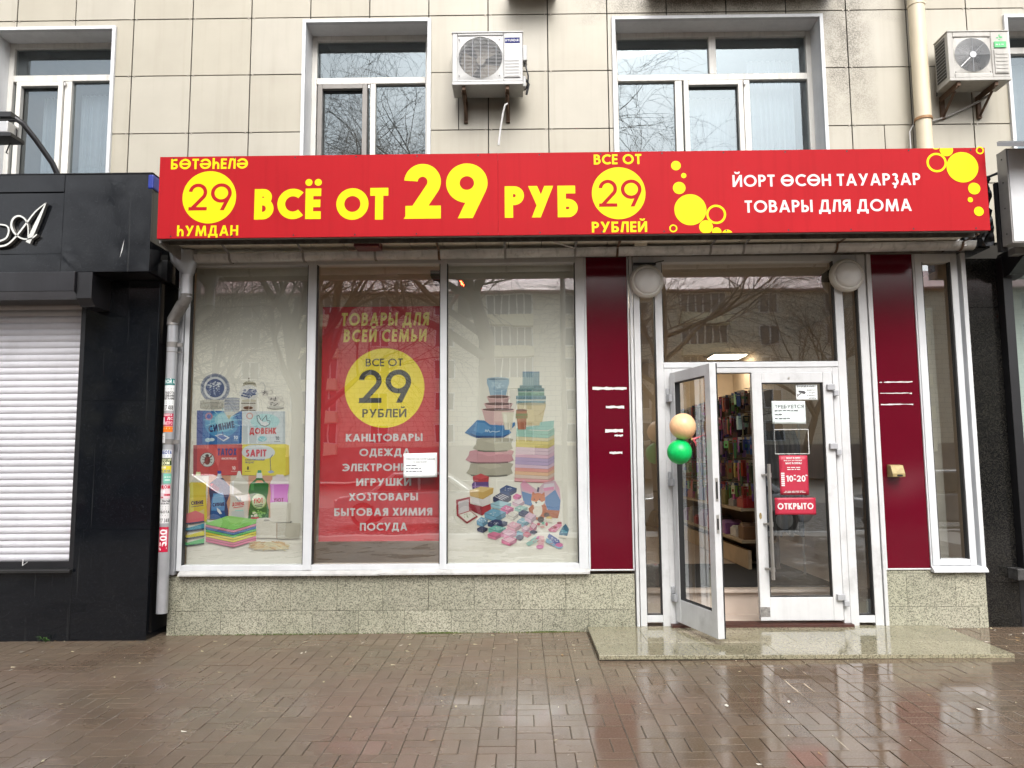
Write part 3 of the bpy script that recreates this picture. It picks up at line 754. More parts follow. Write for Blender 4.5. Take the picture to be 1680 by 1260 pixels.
# canopy: soffit strips, roof box, flashing, cheek
mb = MB(); x = -3.10
while x < 3.97:
    mb.box(x+.003,min(x+.30,3.98)-.003,6.50,7.21,3.512,3.53); x += .30
obj('soffit', mb, m_soffit, shop)
obj('canopy_roof', MB().box(-3.10,3.98,6.50,7.55,3.535,3.62).box(-3.10,3.98,6.47,6.50,3.50,4.15), M('dark_roofing',(.03,.03,.03),.7), shop)
obj('flashing', MB().prismx([(6.475,3.455),(6.475,3.50),(6.60,3.51),(6.60,3.500)],-3.10,3.98).box(-3.10,3.98,6.60,6.615,3.462,3.511), m_grime, shop)
obj('cheek', MB().prismx([(6.47,3.44),(6.47,3.52),(7.20,3.52),(7.20,3.36)],-3.125,-3.103), m_zinc_dark, shop)
obj('head_board', MB().box(-3.225,4.18,7.10,7.21,3.461,3.511), m_grime, shop)

# room behind the glass
m_wallin = M('warm_shop_wall',(.60,.49,.36),.8,var=.05)
m_ceil = M('shop_ceiling',(.62,.56,.48),.8,var=.05)
m_floor = M('shop_floor_tile',(.42,.34,.28),.35,var=.08)
struct(obj('interior_floor', MB().box(-3.2,4.2,7.62,15,.2,.30), m_floor))
struct(obj('interior_step', MB().box(1.0,3.3,7.60,7.617,.05,.275).box(1.0,3.3,7.55,7.62,.276,.305).box(1.0,3.3,7.24,7.6,.03,.06), M('beige_step_tile',(.50,.42,.36),.3,var=.06)))
struct(obj('interior_ceiling', MB().box(-3.2,4.2,7.22,15,3.46,3.5), m_ceil))
struct(obj('interior_wall', MB().box(-3.25,-3.2,7.22,15,.0,3.5).box(4.15,4.2,7.22,15,.0,3.5).box(-3.25,4.2,15,15.05,.0,3.5).box(-3.2,1.02,7.30,7.36,0,.6), m_wallin))
m_lampin = emit('lit_ceiling_panel',(1,.86,.66),9)
spots = [(.55,8.9),(.6,11.2),(.6,13.4),(3.75,13.9)]  # all but the last are added out of view to brighten the shop
words = ['near the crimson panel','in the middle of the room','at the back of the middle row','at the back by the right wall']
for (x,y),wd in zip(spots,words):
    t = thing('ceiling_light','square lit ceiling light inside the shop '+wd,'light',(x,y,3.46),'lit ceiling lights inside the shop')
    obj('housing', MB().box(x-.31,x+.31,y-.31,y+.31,3.425,3.459), m_whitefilm, t); obj('diffuser', MB().box(x-.28,x+.28,y-.28,y+.28,3.412,3.424), m_lampin, t)
tag(obj('door_mat', MB().box(1.2,3.1,7.72,9.4,.301,.312), M('black_mat',(.012,.011,.011),.9,bump=.4,bs=200)), 'black ribbed mat on the floor inside the open door','mat')
# display rack along the right of the room, seen through the doorway
RX = 2.72
rk = thing('display_rack','tall shop rack of hooks and shelves seen through the open doorway','rack',(RX+.2,11,.3))
obj('back_board', MB().box(RX+.16,RX+.20,8.9,14.8,.3,2.35), M('rack_board',(.16,.12,.09),.8), rk)
for z in (.62,.98): obj('shelf', MB().box(RX-.22,RX+.16,8.9,14.8,z-.02,z+.01), M('shelf_wood',(.42,.33,.22),.5), rk)
obj('kickboard', MB().box(RX-.16,RX-.12,8.9,14.8,.31,.52), M('beige_kickboard',(.5,.38,.24),.5), rk)
mb = MB()
for k in range(20):
    for z in (1.22,1.49,1.76,2.03,2.30): mb.tube([(RX+.16,9.0+k*.29,z+.06),(RX-.10,9.0+k*.29,z+.075)],.005,5)
obj('hook', mb, m_steel, rk); rk.children[-1]['kind'] = 'stuff'
cols = [('brown',(.16,.08,.035)),('grey',(.25,.25,.25)),('red',(.35,.03,.03)),('blue',(.03,.08,.30)),('black',(.015,.015,.018)),('tan',(.45,.32,.17)),('white',(.6,.58,.55)),('green',(.06,.20,.05)),('purple',(.25,.10,.30)),('pink',(.5,.2,.25)),('olive',(.16,.15,.05))]
rows = ['bottom','second','third','fourth','top']; rn = random.Random(21); m_pack = attr_mat('glossy_packaging',.3,spec=.5)
ordn = ['nearest','second','third','fourth','fifth','sixth','seventh','eighth','ninth','tenth','eleventh','twelfth','thirteenth','fourteenth','fifteenth','sixteenth','seventeenth','eighteenth','nineteenth','twentieth']
for r,z in enumerate((1.22,1.49,1.76,2.03,2.30)):
    for k in range(20):
        cn,cc = rn.choice(cols); y = 8.95+k*.22+rn.uniform(-.05,.05)
        mb = MB(); nq = rn.choice((6,7,8))
        for q in range(nq):          # a stack of like packets on one hook, each hanging a little differently
            x = RX-.17+q*.032+rn.uniform(-.02,.02); hw,hh = rn.uniform(.012,.036),rn.uniform(.10,.22); a = rn.uniform(-.7,.7); d = rn.uniform(.006,.022)
            yy = y+rn.uniform(-.05,.05); v = tuple(min(1,c*rn.uniform(.35,1.3)+rn.choice((0,0,.02))) for c in (cc if rn.random()<.6 else rn.choice(cols)[1]))
            sh = rn.choice(('box','pouch','long'))
            pts = {'box':[(-hw,0),(-hw,-hh*.8),(hw,-hh*.8),(hw,0)],'pouch':[(-hw*.8,0),(-hw,-hh*.4),(-hw*.9,-hh),(hw*.9,-hh*.97),(hw,-hh*.5),(hw*.7,0)],'long':[(-hw*.5,0),(-hw*.4,-hh*1.15),(hw*.2,-hh*1.2),(hw*.5,-hh*.6),(hw*.4,0)]}[sh]
            P3 = lambda u,zz,e: (x+u*cos(a)-e*sin(a), yy+u*sin(a)+e*cos(a), z+.02+zz)
            n = len(pts)
            mb.add([P3(u,zz,-d) for u,zz in pts]+[P3(u,zz,d) for u,zz in pts],[tuple(range(n)),tuple(range(2*n-1,n-1,-1))]+[((i+1)%n,i,i+n,(i+1)%n+n) for i in range(n)],0,v)
            mb.add([P3(-hw*.7,.03,-d*.3),P3(-hw*.7,-.03,-d*1.1),P3(hw*.7,-.03,-d*1.1),P3(hw*.7,.03,-d*.3)],[(0,1,2,3)],0,rn.choice(((.5,.48,.42),(.4,.3,.15),(.3,.05,.05),(.1,.15,.3))))
            if rn.random() < .6: mb.add([P3(-hw*.5,-hh*.35,-d-.001),P3(-hw*.5,-hh*.6,-d-.001),P3(hw*.5,-hh*.6,-d-.001),P3(hw*.5,-hh*.35,-d-.001)],[(0,1,2,3)],0,tuple(v_*.8 for v_ in rn.choice(cols)[1]))
        tag(obj('hanging_packet', mb, m_pack), f'mostly {cn} packaged goods {ordn[k]} from the door on the {rows[r]} hook row of the rack','packet','packaged goods hanging on the shop rack')
for r,z in enumerate((.63,.99)):
    for k in range(12):
        cn,cc = rn.choice(cols); y = 9.1+k*.38; hw,hd,hh = rn.uniform(.07,.13),rn.uniform(.08,.15),rn.uniform(.10,.24)
        mb = MB().box(RX-.12-hw*.6,RX-.02+hw*.6,y-hd,y+hd,z,z+hh*.8,0,cc); mb.prismx([(y-hd,z+hh*.8),(y+hd,z+hh*.8),(y+hd*.3,z+hh),(y-hd*.3,z+hh)],RX-.12-hw*.5,RX-.03+hw*.5,0,tuple(c*.8+.05 for c in cc))
        tag(obj('shelf_box', mb, m_pack, bevel=.01), f'{cn} goods {ordn[k]} from the door on the {("lower","upper")[r]} shelf of the rack','goods','goods standing on the shelves of the shop rack')
# clothes rail glimpsed through the right door glass
t = thing('clothes_rail','dark clothes rail inside the shop behind the right door leaf','clothes rail',(2.75,8.5,.3))
obj('rail', MB().tube([(2.58,8.5,.3),(2.58,8.5,1.95),(3.05,8.5,1.95),(3.05,8.5,.3)],.014,8), m_steel, t)
m_cloth = [M('dark_cloth',c,.9) for c in ((.02,.028,.05),(.03,.03,.03),(.05,.04,.04))]
for k in range(7):
    x = 2.62+k*.058; mb = MB().prismx([(8.34,1.70),(8.46,1.86),(8.54,1.86),(8.66,1.70),(8.70,.75+.07*(k%3)),(8.31,.72+.05*(k%2))],x,x+.035)
    tag(obj('hanging_jacket', mb, m_cloth[k%3], bevel=.012), f'dark jacket {ordn[k].replace("nearest","first")} from the left on the clothes rail behind the right door','jacket','dark jackets on the clothes rail')

# entrance step
mb = MB(); xs = [.585]+[at(p,1050,6.6).x for p in (1018,1095,1225,1290,1420,1500,1560)]+[3.745]
xa = [.585,1.03,1.63,2.24,2.84,3.40,3.745]
for a,b in zip(xa,xa[1:]): mb.box(a+.001,b-.001,6.50,7.135,.02,.052)
xb = [.585,1.36,1.97,2.57,3.17,3.745]
for a,b in zip(xb,xb[1:]): mb.box(a+.001,b-.001,6.085,6.497,.02,.0515)
st = thing('entrance_step','low speckled olive granite step, wet and shiny, in front of the doors','step',(2.15,6.6,0))
obj('slab', mb, m_step, st, bevel=.002)
obj('bed', MB().box(.60,3.735,6.10,7.14,-.06,.019), m_joint, st)
# ------------------------------------------------------------------ big red sign
SY = 6.40; sx0,sx1,sz0,sz1 = -3.112,3.992,3.460,4.186
sign = thing('shop_sign','long red sign band with yellow and white lettering above the shop','sign',(.4,SY,sz0))
seam = at(817,310,SY).x
panel_mb = MB().box(sx0,seam-.0008,SY,SY+.02,sz0,sz1).box(seam+.0008,sx1,SY,SY+.02,sz0,sz1)
obj('frame', MB().box(sx0,sx1,SY+.021,SY+.06,sz0,sz0+.03).box(sx0,sx1,SY+.021,SY+.06,sz1-.03,sz1).box(sx0,sx0+.03,SY+.021,SY+.06,sz0+.03,sz1-.03).box(sx1-.03,sx1,SY+.021,SY+.06,sz0+.03,sz1-.03), m_zinc_dark, sign)
mb = panel_mb
for k in range(14):
    x = sx0+.12+k*(sx1-sx0-.24)/13
    for z in (sz0+.018,sz1-.018): mb.lathe([(.007,-.003),(.007,.0)],(x,SY,z),'y',8,1)
obj('panel', mb, [m_sign, m_dark], sign)
def line(s, box, t, mat, y=SY-.001, gap=.12):
    mb = MB(); ptext(mb, s, *box, y, t=t, gap=gap); o = obj('lettering', mb, mat, sign); return o
line('БӨТӘҺЕЛӘ',(280.6,260.2,406.8,277.2),.19,m_yel)
line('ҺУМДАН',(290.4,370,390.7,387),.19,m_yel,gap=.14)
line('ВСЁ',(417.3,309.7,526.6,359.7),.25,m_yel)
line('ОТ',(551.7,308.5,636.9,360.5),.25,m_yel,gap=.05)
line('29',(662,268.5,800,358.3),.235,m_yel,gap=.08)
line('РУБ',(828,305,947.7,356.7),.25,m_yel)
line('ВСЕ ОТ',(974,253,1052.3,269.5),.19,m_yel)
line('РУБЛЕЙ',(971,363.5,1061.7,381),.19,m_yel)
line('ЙОРТ ӨСӨН ТАУАРҘАР',(1201.7,285.5,1510,305),.175,m_whitefilm,gap=.13)
line('ТОВАРЫ ДЛЯ ДОМА',(1221.7,327.5,1495.7,347.5),.175,m_whitefilm,gap=.13)
for px,py,tx in ((343.3,323.6,(309,301,380,345)),(1015,316.9,(981.7,294.7,1052.7,339))):
    mb = MB(); pdisc(mb,px,py,44,SY-.001,n=64); o = obj('yellow_disc', mb, m_yel, sign)
    mb = MB(); ptext(mb,'29',*tx,SY-.0016,t=.125,gap=.12); obj('lettering', mb, m_sign, o)
for ox,oy,lst in ((900,0,((627,815,24,0),(665,864,13,0),(643,925,31,0),(698,1032,79,0),(825,1055,49,11),(775,1117,34,0),(828,1141,23,0),(880,1156,27,0),(614,1124,20,7))),
                  (1080,230,((1313,8,28,0),(1365,25,22,0),(1418,47,33,0),(1370,110,50,11),(1497,133,78,0),(1583,50,20,7),(1555,238,30,0),(1536,293,13,0),(1578,350,24,0)))):
    mb = MB()
    for k,(x,y,r,ring) in enumerate(lst):
        kw = dict(ring=ring/3) if ring else dict(zlo=sz0,zhi=sz1)
        pdisc(mb, ox+x/3, oy+y/3, r/3, SY-.001-.0002*k, **kw)
    obj('bubble_motif', mb, m_yel, sign)

# ------------------------------------------------------------------ gutter and downpipe
gut = thing('gutter','old grey half round gutter hanging under the red sign','gutter',(.4,6.93,3.4))
gy = 6.93; gl,gr = at(322,427,gy), at(1596,405,gy); r = .064
mb = MB(); nseg = 12; ns = 6
xs = [gl.x+(gr.x-gl.x)*k/ns for k in range(ns+1)]
for k in range(ns):
    a,b = xs[k]-(.012 if k else 0),xs[k+1]; R = r*(1+.012*(k%2))
    za,zb = gl.z+(gr.z-gl.z)*k/ns+.035, gl.z+(gr.z-gl.z)*(k+1)/ns+.035
    for R2,fl in ((R,0),(R-.002,1)):
        vs = []; fs = []
        for q in range(nseg+1):
            an = pi+pi*q/nseg; vs += [(a,gy+R2*cos(an),za+R2*sin(an)),(b,gy+R2*cos(an),zb+R2*sin(an))]
        for q in range(nseg): fs.append((2*q,2*q+1,2*q+3,2*q+2) if fl else (2*q,2*q+2,2*q+3,2*q+1))
        mb.add(vs,fs)
    mb.tube([(a,gy-R,za),(b,gy-R,zb)],.006,6)
e = [(gy+r*cos(pi+pi*q/nseg), gr.z+.035+r*sin(pi+pi*q/nseg)) for q in range(nseg+1)]
mb.prismx(e, gr.x-.003, gr.x)
obj('trough', mb, m_galv, gut, smooth=50)
for px in (292,380,500,617,721,829,943,1012,1164,1218,1370,1575):
    p = at(px,420,gy); z = gl.z+(gr.z-gl.z)*(p.x-gl.x)/(gr.x-gl.x)+.035
    mb = MB(); q = [(6.63,3.50),(6.70,3.49)]+[(gy+(r+.004)*cos(pi+pi*k/8), z+(r+.004)*sin(pi+pi*k/8)) for k in range(9)]
    for (y0,z0),(y1,z1) in zip(q,q[1:]):
        mb.add([(p.x-.011,y0,z0),(p.x+.011,y0,z0),(p.x+.011,y1,z1),(p.x-.011,y1,z1),(p.x-.011,y0,z0-.004),(p.x+.011,y0,z0-.004),(p.x+.011,y1,z1-.004),(p.x-.011,y1,z1-.004)],[(0,1,2,3),(7,6,5,4),(0,4,5,1),(2,6,7,3),(1,5,6,2),(3,7,4,0)])
    obj('bracket', mb, m_rust if px in (1012,1370,1575,721) else m_zinc_dark, gut)
mb = MB().box(at(1040,400,6.9).x,at(1060,400,6.9).x,6.86,6.99,gl.z+.075,gl.z+.105); obj('patch', mb, m_soffit, gut)
mb = MB().tube([at(895,392,6.62),at(918,400,6.70),at(942,407,6.84)],.006,6); obj('loose_wire', mb, m_whitefilm, gut)
mb = MB().box(at(585,400,6.75).x,at(626,400,6.75).x,6.63,6.80,3.44,3.505); tag(obj('red_box', mb, M('dark_red_plastic',(.09,.006,.008),.4), bevel=.006),'small dark red box fixed under the sign above the gutter','box')

dp = thing('downpipe','grey zinc downpipe covered in job flyers beside the black wall','drainpipe',(-3.2,7.05,0))
DY = 7.04; top = at(300,419,gy); b1 = at(307.5,447,gy); b2 = at(303,488,gy)
mb = MB(); cx = at(300,430,gy).x
f0 = at(300,412,gy).z; f1 = at(300,430,gy).z; f2 = at(307,448,gy).z; rx = .052
prof = [(.128,.078,f0),(.126,.076,f1),(.09,.068,(f1+f2)/2-.004),(.060,.056,f2),(.056,.054,f2-.02)]
vs = []; fs = []; n = 24; px = b1.x
for k,(a,b,z) in enumerate(prof):
    ox = cx+(px-cx)*min(1,k/3)
    vs += [(ox+a*cos(2*pi*q/n), gy+b*sin(2*pi*q/n), z) for q in range(n)]
for k in range(len(prof)-1): fs += [(k*n+q,k*n+(q+1)%n,(k+1)*n+(q+1)%n,(k+1)*n+q) for q in range(n)]
mb.add(vs,fs); obj('funnel', mb, m_zinc, dp, smooth=50)
l0 = at(283,543,DY); lm_ = at(274.5,775,DY); l1 = at(266,1006,DY); lx = lm_.x; R = .0475
el = Vector((px,gy,at(303,488,gy).z)); e1 = Vector((lx,DY,at(283,527,DY).z))
obj('upper_pipe', MB().tube([(px,gy,f2-.01),el],R*1.04,20), M('white_zinc',(.55,.56,.58),.35,metal=.3,dirt=.1), dp, smooth=40)
mid = (el+e1)/2
obj('elbow', MB().tube([el+Vector((0,0,.03)),el,el*.5+mid*.5],R*1.1,20).tube([el*.5+mid*.5,e1+Vector((0,0,.01)),e1-Vector((0,0,.04))],R*1.17,20), m_zinc_dark, dp, smooth=35)
zb = l1.z; ring = at(270,910,DY).z
obj('lower_pipe', MB().tube([(lx,DY,e1.z-.02),(lx,DY,ring)],R,22).tube([(lx,DY,ring+.02),(lx,DY,zb)],R*1.05,22), m_zinc, dp, smooth=40)
for py,mt in ((566,m_zinc_dark),(725,m_zinc_dark),(578,m_zinc_dark)):
    z = at(280,py,DY).z; h = .025 if py != 578 else .004
    obj('collar', MB().tube([(lx,DY,z-h),(lx,DY,z+h)],R*1.05,22).box(lx+R,lx+R+.05,DY-.008,DY+.008,z-h*.7,z+h*.7), mt, dp, smooth=40)
# flyers wrapped on the pipe
def flyer(name, py0, py1, a0, a1, base, items, label, rr=1.02):
    "a strip of paper following the pipe from angle a0 to a1 (0 faces the street)"
    mb = MB(); z1,z0 = at(275,py0,DY).z, at(275,py1,DY).z; Rf = R*rr
    def W(u, v, i=0):
        a = rad(a0+(a1-a0)*u); q = Rf+.0006*(i+1)*.5
        return (lx+q*sin(a), DY-q*cos(a), z0+(z1-z0)*v)
    n = 10
    for k in range(n): mb.add([W(k/n,0,-1),W((k+1)/n,0,-1),W((k+1)/n,1,-1),W(k/n,1,-1)],[(0,1,2,3)],0,lin(base))
    for it in items:
        if it[0] == 'R':
            _,u0,v0,u1,v1,c = it
            for k in range(4):
                a,b = u0+(u1-u0)*k/4,u0+(u1-u0)*(k+1)/4; mb.add([W(a,v0,.2),W(b,v0,.2),W(b,v1,.2),W(a,v1,.2)],[(0,1,2,3)],0,lin(c))
        else:
            _,s,u0,v0,u1,v1,c,t = it
            text(mb, s, u0,u1,v0,v1,0,t=t,c=lin(c),xf=lambda u,v,i: W(u,v,1+(i%5)*.1))
    tag(obj(name, mb, m_attr), label, 'flyer', 'flyers pasted on the downpipe')
wht=(228,230,230); ink=(35,35,40)
flyer('flyer',622,632,-75,70,(0,120,115),[('T','ТВОЙ А',.12,.2,.98,.85,(235,240,240),.2)],'topmost flyer strip on the downpipe, teal with white letters')
flyer('flyer',633,674,-80,68,wht,[('T','РАБОТА',.30,.66,1.0,.76,ink,.2),('T','ПРОЖИВАНИЕ',.06,.54,1.0,.64,ink,.2),('T','ПИТАНИЕ',.2,.43,1.0,.52,ink,.2),('R',.1,.86,.95,.90,(120,125,130)),('R',.1,.80,.95,.83,(120,125,130)),('R',.05,.33,.9,.36,(90,140,140)),('R',.05,.27,.9,.30,(90,140,140)),('T','8937 488',.0,.03,.95,.21,ink,.17)],'tall white job flyer with bold black phone number, second from top of the downpipe')
flyer('flyer',679,699,-72,66,(195,25,70),[('T','РАБОТА',.15,.8,.9,.97,wht,.2),('T','ДС',.55,.5,.95,.72,wht,.22),('R',.05,.1,.32,.7,wht),('T','МЕТРО',.35,.08,.95,.36,(235,200,210),.2)],'torn crimson and white flyer on the downpipe')
flyer('flyer',700,709,-72,66,(240,120,20),[('R',.05,.55,.95,.75,(250,225,190)),('R',.05,.2,.95,.32,(170,70,20))],'narrow orange flyer strip on the downpipe')
flyer('flyer',711,727,-88,-10,(215,216,216),[('R',.2,.62,.85,.68,(120,120,120)),('R',.2,.45,.8,.5,(120,120,120)),('R',.2,.3,.8,.35,(120,120,120))],'curling grey white flyer scrap covering the pipe clamp',1.08)
flyer('flyer',738,751,-80,68,wht,[('T','РАБОТА',.05,.45,.97,.92,(25,70,150),.24),('R',.1,.12,.9,.3,(110,140,180))],'white flyer with the word for work in blue on the downpipe')
flyer('flyer',752,763,-78,66,(50,75,30),[('T','РАБОЧИЙ',.1,.62,.95,.92,(225,225,190),.2),('T','ДОМ',.15,.08,.85,.54,(235,235,200),.24)],'dark green flyer with pale letters on the downpipe')
flyer('flyer',764,775,-78,66,(215,200,60),[('R',.0,.05,1,.42,(190,205,215)),('R',.1,.58,.6,.88,(225,225,200)),('T','1500',.1,.1,.9,.36,(90,110,140),.2)],'yellow and pale blue flyer strip on the downpipe')
flyer('flyer',777,793,-15,70,(120,190,170),[('R',.1,.6,.9,.7,(225,235,230)),('R',.2,.3,.8,.4,(225,235,230))],'crooked pale green flyer scrap on the downpipe',1.05)
flyer('flyer',795,818,-82,64,(225,205,210),[('R',0,.72,.5,.95,(190,30,60)),('T','ДОМ',.35,.72,.98,.97,(190,30,60),.25),('R',.1,.4,.6,.6,(235,235,235)),('R',.55,.2,1,.35,(190,60,80)),('R',0,.05,.5,.15,(190,30,60))],'torn pink and red flyer below the middle of the downpipe')
flyer('flyer',819,858,-80,64,(222,222,222),[('T','ТВОЙ',.4,.88,1,.97,ink,.22),('T','ШАНС',.3,.79,1,.86,ink,.22),('R',.1,.68,.9,.71,(130,130,130)),('R',.1,.58,.9,.61,(130,130,130)),('T','РАБОТА',.1,.42,.98,.53,(60,60,60),.2),('R',.1,.32,.9,.35,(130,130,130)),('T','8937 348',.03,.04,.98,.2,ink,.17)],'long white job flyer with black phone digits, above the red 1500 flyer')
mbf = [('R',.08,.1,.2,.9,(235,225,225)),('R',.78,.3,.9,.9,(225,180,190))]
flyer('flyer',864,905,-78,62,(190,20,60),mbf,'red flyer with 1500 written sideways, lowest on the downpipe')
fl = [o for o in S.objects if o.name.startswith('flyer')][-1]
mb = MB(); z1,z0 = at(268,868,DY).z, at(268,902,DY).z
text(mb,'1500',0,1,0,1,0,t=.2,c=lin((240,235,235)),xf=lambda u,v,i:(lx+(R*1.02+.0015)*sin(rad(-30+75*(1-v))), DY-(R*1.02+.0015+.0001*(i%5))*cos(rad(-30+75*(1-v))), z0+(z1-z0)*u))
o = obj('number', mb, m_attr); hang(o, fl)

# ------------------------------------------------------------------ air conditioners
def fan_unit(x0,x1,z0,z1,y0,y1,name_label,old):
    pm = m_ac_old if old else m_ac
    t = thing('air_conditioner',name_label,'air conditioner',((x0+x1)/2,y1,z0))
    w,h = x1-x0,z1-z0
    fx = x0+w*(.40 if not old else .40); fz = z0+h*.50; fr = h*(.425 if not old else .37)
    hx0,hx1,hz0,hz1 = fx-fr*1.06,fx+fr*1.06,fz-fr*1.08,fz+fr*1.06
    c = obj('casing', MB().box(x0,hx0,y0,y1,z0,z1).box(hx1,x1,y0,y1,z0,z1).box(hx0,hx1,y0,y1,z0,hz0).box(hx0,hx1,y0,y1,hz1,z1), pm, t, bevel=.008)
    obj('lid', MB().box(x0-.006,x1+.006,y0-.006,y1,z1+.0,z1+.014), pm, t, bevel=.004)
    obj('base_pan', MB().box(x0-.003,x1+.003,y0-.004,y1+.002,z0-.03,z0-.0), pm, t, bevel=.004)
    if old:   # the side seen past the casing: dark fins
        obj('side_coil', MB().box(x0-.004,x0-.001,y0+.05,y1-.03,z0+.03,z1-.03), m_coil, t)
        mb = MB()
        for k in range(12): mb.box(x0-.007,x0-.004,y0+.05,y1-.03,z0+.05+k*(h-.1)/11,z0+.055+k*(h-.1)/11)
        obj('side_grille', mb, m_wire, t)
    # square plate with a round opening
    n = 48; mb = MB(); sq = []
    for k in range(n):
        a = 2*pi*k/n; d = 1/max(abs(cos(a)),abs(sin(a))); sq.append((fx+min(fr*1.06,fr*1.06)*d*cos(a), fz+fr*1.07*d*sin(a)-.0))
    ci = [(fx+fr*cos(2*pi*k/n), fz+fr*sin(2*pi*k/n)) for k in range(n)]
    for k in range(n):
        j = (k+1)%n
        mb.add([(sq[k][0],y0+.012,sq[k][1]),(sq[j][0],y0+.012,sq[j][1]),(ci[j][0],y0+.004,ci[j][1]),(ci[k][0],y0+.004,ci[k][1]),(ci[k][0],y0+.07,ci[k][1]),(ci[j][0],y0+.07,ci[j][1])],[(0,3,2,1) if False else (0,1,2,3),(3,2,5,4)])
    obj('fan_shroud', mb, pm, t)
    obj('cavity', MB().box(hx0,hx1,y1-.06,y1-.04,hz0,hz1), m_coil, t)
    mb = MB()
    for b in range(3):
        a0 = 2*pi*b/3+.5; vs = []
        for k in range(7):
            a = a0+1.5*k/6
            for rr,dy in ((fr*.22,.0),(fr*.93,.02)): vs.append((fx+rr*cos(a), y0+.085+.05*(k/6)+dy*.3, fz+rr*sin(a)))
        mb.add(vs,[(2*k,2*k+1,2*k+3,2*k+2) for k in range(6)])
    fanm = M('dusty_fan_blade',(.13,.11,.08) if not old else (.10,.095,.09),.5,dirt=.3)
    fo = obj('fan', mb, fanm, t); obj('hub', MB().lathe([(fr*.2,-.02),(fr*.23,.0),(fr*.23,.07)],(fx,y0+.08,fz),'y',20), fanm, fo, smooth=40)
    mb = MB()
    if not old:
        for k in range(-2,3): 
            q = fr*math.sqrt(max(0,1-(k*.36)**2)); mb.tube([(fx+k*fr*.36,y0+.004,fz-q),(fx+k*fr*.36,y0+.004,fz+q)],.0032,5)
        for k in range(-14,15):
            u = k/15; q = fr*math.sqrt(1-u*u); mb.tube([(fx-q,y0+.008,fz+u*fr),(fx+q,y0+.008,fz+u*fr)],.0016,4)
    else:
        for k in range(1,17):
            q = fr*k/16.5; mb.tube([(fx+q*cos(2*pi*j/40),y0+.002,fz+q*sin(2*pi*j/40)) for j in range(41)],.0022,4,caps=False)
        for a in (0,45,90,225): mb.tube([(fx-fr*cos(rad(a)),y0-.001,fz-fr*sin(rad(a))),(fx+fr*cos(rad(a)),y0-.001,fz+fr*sin(rad(a)))] if a in (0,90) else [(fx,y0-.001,fz),(fx+fr*cos(rad(a)),y0-.001,fz+fr*sin(rad(a)))],.0035,5)
        mb.lathe([(fr*.19,-.006),(fr*.2,.004)],(fx,y0,fz),'y',24)
    obj('grille', mb, m_wire, t)
    px0,px1 = (x0+w*.735,x1-w*.035) if not old else (x0+w*.745,x1-w*.03)
    pz0,pz1 = z0+h*.075,z0+h*(.93 if not old else .60)
    cv = obj('service_cover', MB().box(px0,px1,y0-.010,y0,pz0,pz1), pm, t, bevel=.004)
    mb = MB()
    for k in range(6): mb.box(px0+.012,px1-.012,y0-.0145,y0-.010,pz0+.012+k*h*(.062 if not old else .078),pz0+.022+k*h*(.062 if not old else .078))
    obj('louvre', mb, pm, cv)
    mb = MB()
    for (u,v) in ((.10,.12),(.67,.12),(.10,.86),(.67,.86)): mb.lathe([(.006,-.002),(.006,0)],(x0+w*u,y0-.001,z0+h*v),'y',8)
    obj('screw', mb, m_dark, t)
    for u in (.16,.78):
        xx = x0+w*u; mb = MB()
        mb.box(xx-.017,xx+.017,y0+.02,WY+.01,z0-.07,z0-.031).box(xx-.022,xx-.017,y0+.02,WY+.01,z0-.10,z0-.07).box(xx-.02,xx+.02,WY-.03,WY+.008,z0-.27,z0-.07)
        mb.tube([(xx,y0+.10,z0-.09),(xx,WY-.02,z0-.25)],.014,6)
        obj('bracket', mb, m_rust, t, bevel=.003)
    return t,(x0,x1,z0,z1,w,h,fx,fz)
a = RC(742,54,857.5,134,7.215)
t,g = fan_unit(a[0],a[1],a[2],a[3],7.215,7.49,'clean white air conditioner unit with a dark blue badge beside the narrow window',False)
x0,x1,z0,z1,w,h,fx,fz = g
bx = x0+w*.745; bw = w*.215
bd = obj('badge', MB().box(bx,bx+bw,7.2035,7.2045,z0+h*.775,z0+h*.885), M('navy_badge',(.003,.010,.12),.5,spec=.1), t)
mb = MB(); text(mb,'HYUNDAI',bx+.006,bx+bw-.006,z0+h*.805,z0+h*.857,7.2030,t=.17,gap=.2); obj('lettering', mb, m_whitefilm, bd)
mb = MB(); text(mb,'INVERTER',bx+bw*.3,bx+bw*.72,z0+h*.54,z0+h*.562,7.2040,t=.2); obj('lettering', mb, m_hinge, t)
mb = MB().box(x1,x1+.045,7.28,7.42,z0+h*.5,z0+h*.82).box(x1,x1+.03,7.30,7.40,z0+h*-.02,z0+h*.2); obj('valve_box', mb, m_ac, t, bevel=.008)
mb = MB().tube([(x1+.02,7.33,z0+h*.5),(x1+.035,7.32,z0+h*.38),(x1+.055,7.32,z0+h*.22),(x1+.05,7.33,z0+h*.05),(x1+.02,7.36,z0-.02)],.008,8).tube([(x1+.02,7.35,z0+h*.2),(x1+.06,7.36,z0+h*.08),(x1+.035,7.37,z0-.06)],.012,8); obj('pipe', mb, m_dark, t, smooth=60)
q = [at(833,170,7.3),at(829,172,7.3),at(826,182,7.32),at(821,212,7.34),at(818,238,7.36)]
obj('drain_hose', MB().tube(q,[.010,.010,.010,.009,.011],8), m_whitefilm, t, smooth=60)
a = RC(1556,52,1656,127,7.215)
t,g = fan_unit(a[0],a[1],a[2],a[3],7.215,7.46,'dusty air conditioner unit with a green sticker beside the cream pipe',True)
x0,x1,z0,z1,w,h,fx,fz = g
gm = M('green_sticker',(.08,.42,.15),.4)
obj('sticker', MB().box(x0+w*.755,x1-w*.05,7.2045,7.2145,z0+h*.64,z0+h*.77), gm, t)
mb = MB(); text(mb,'INVERTER',x0+w*.78,x1-w*.08,z0+h*.69,z0+h*.715,7.2040,t=.2); obj('lettering', mb, m_whitefilm, t)
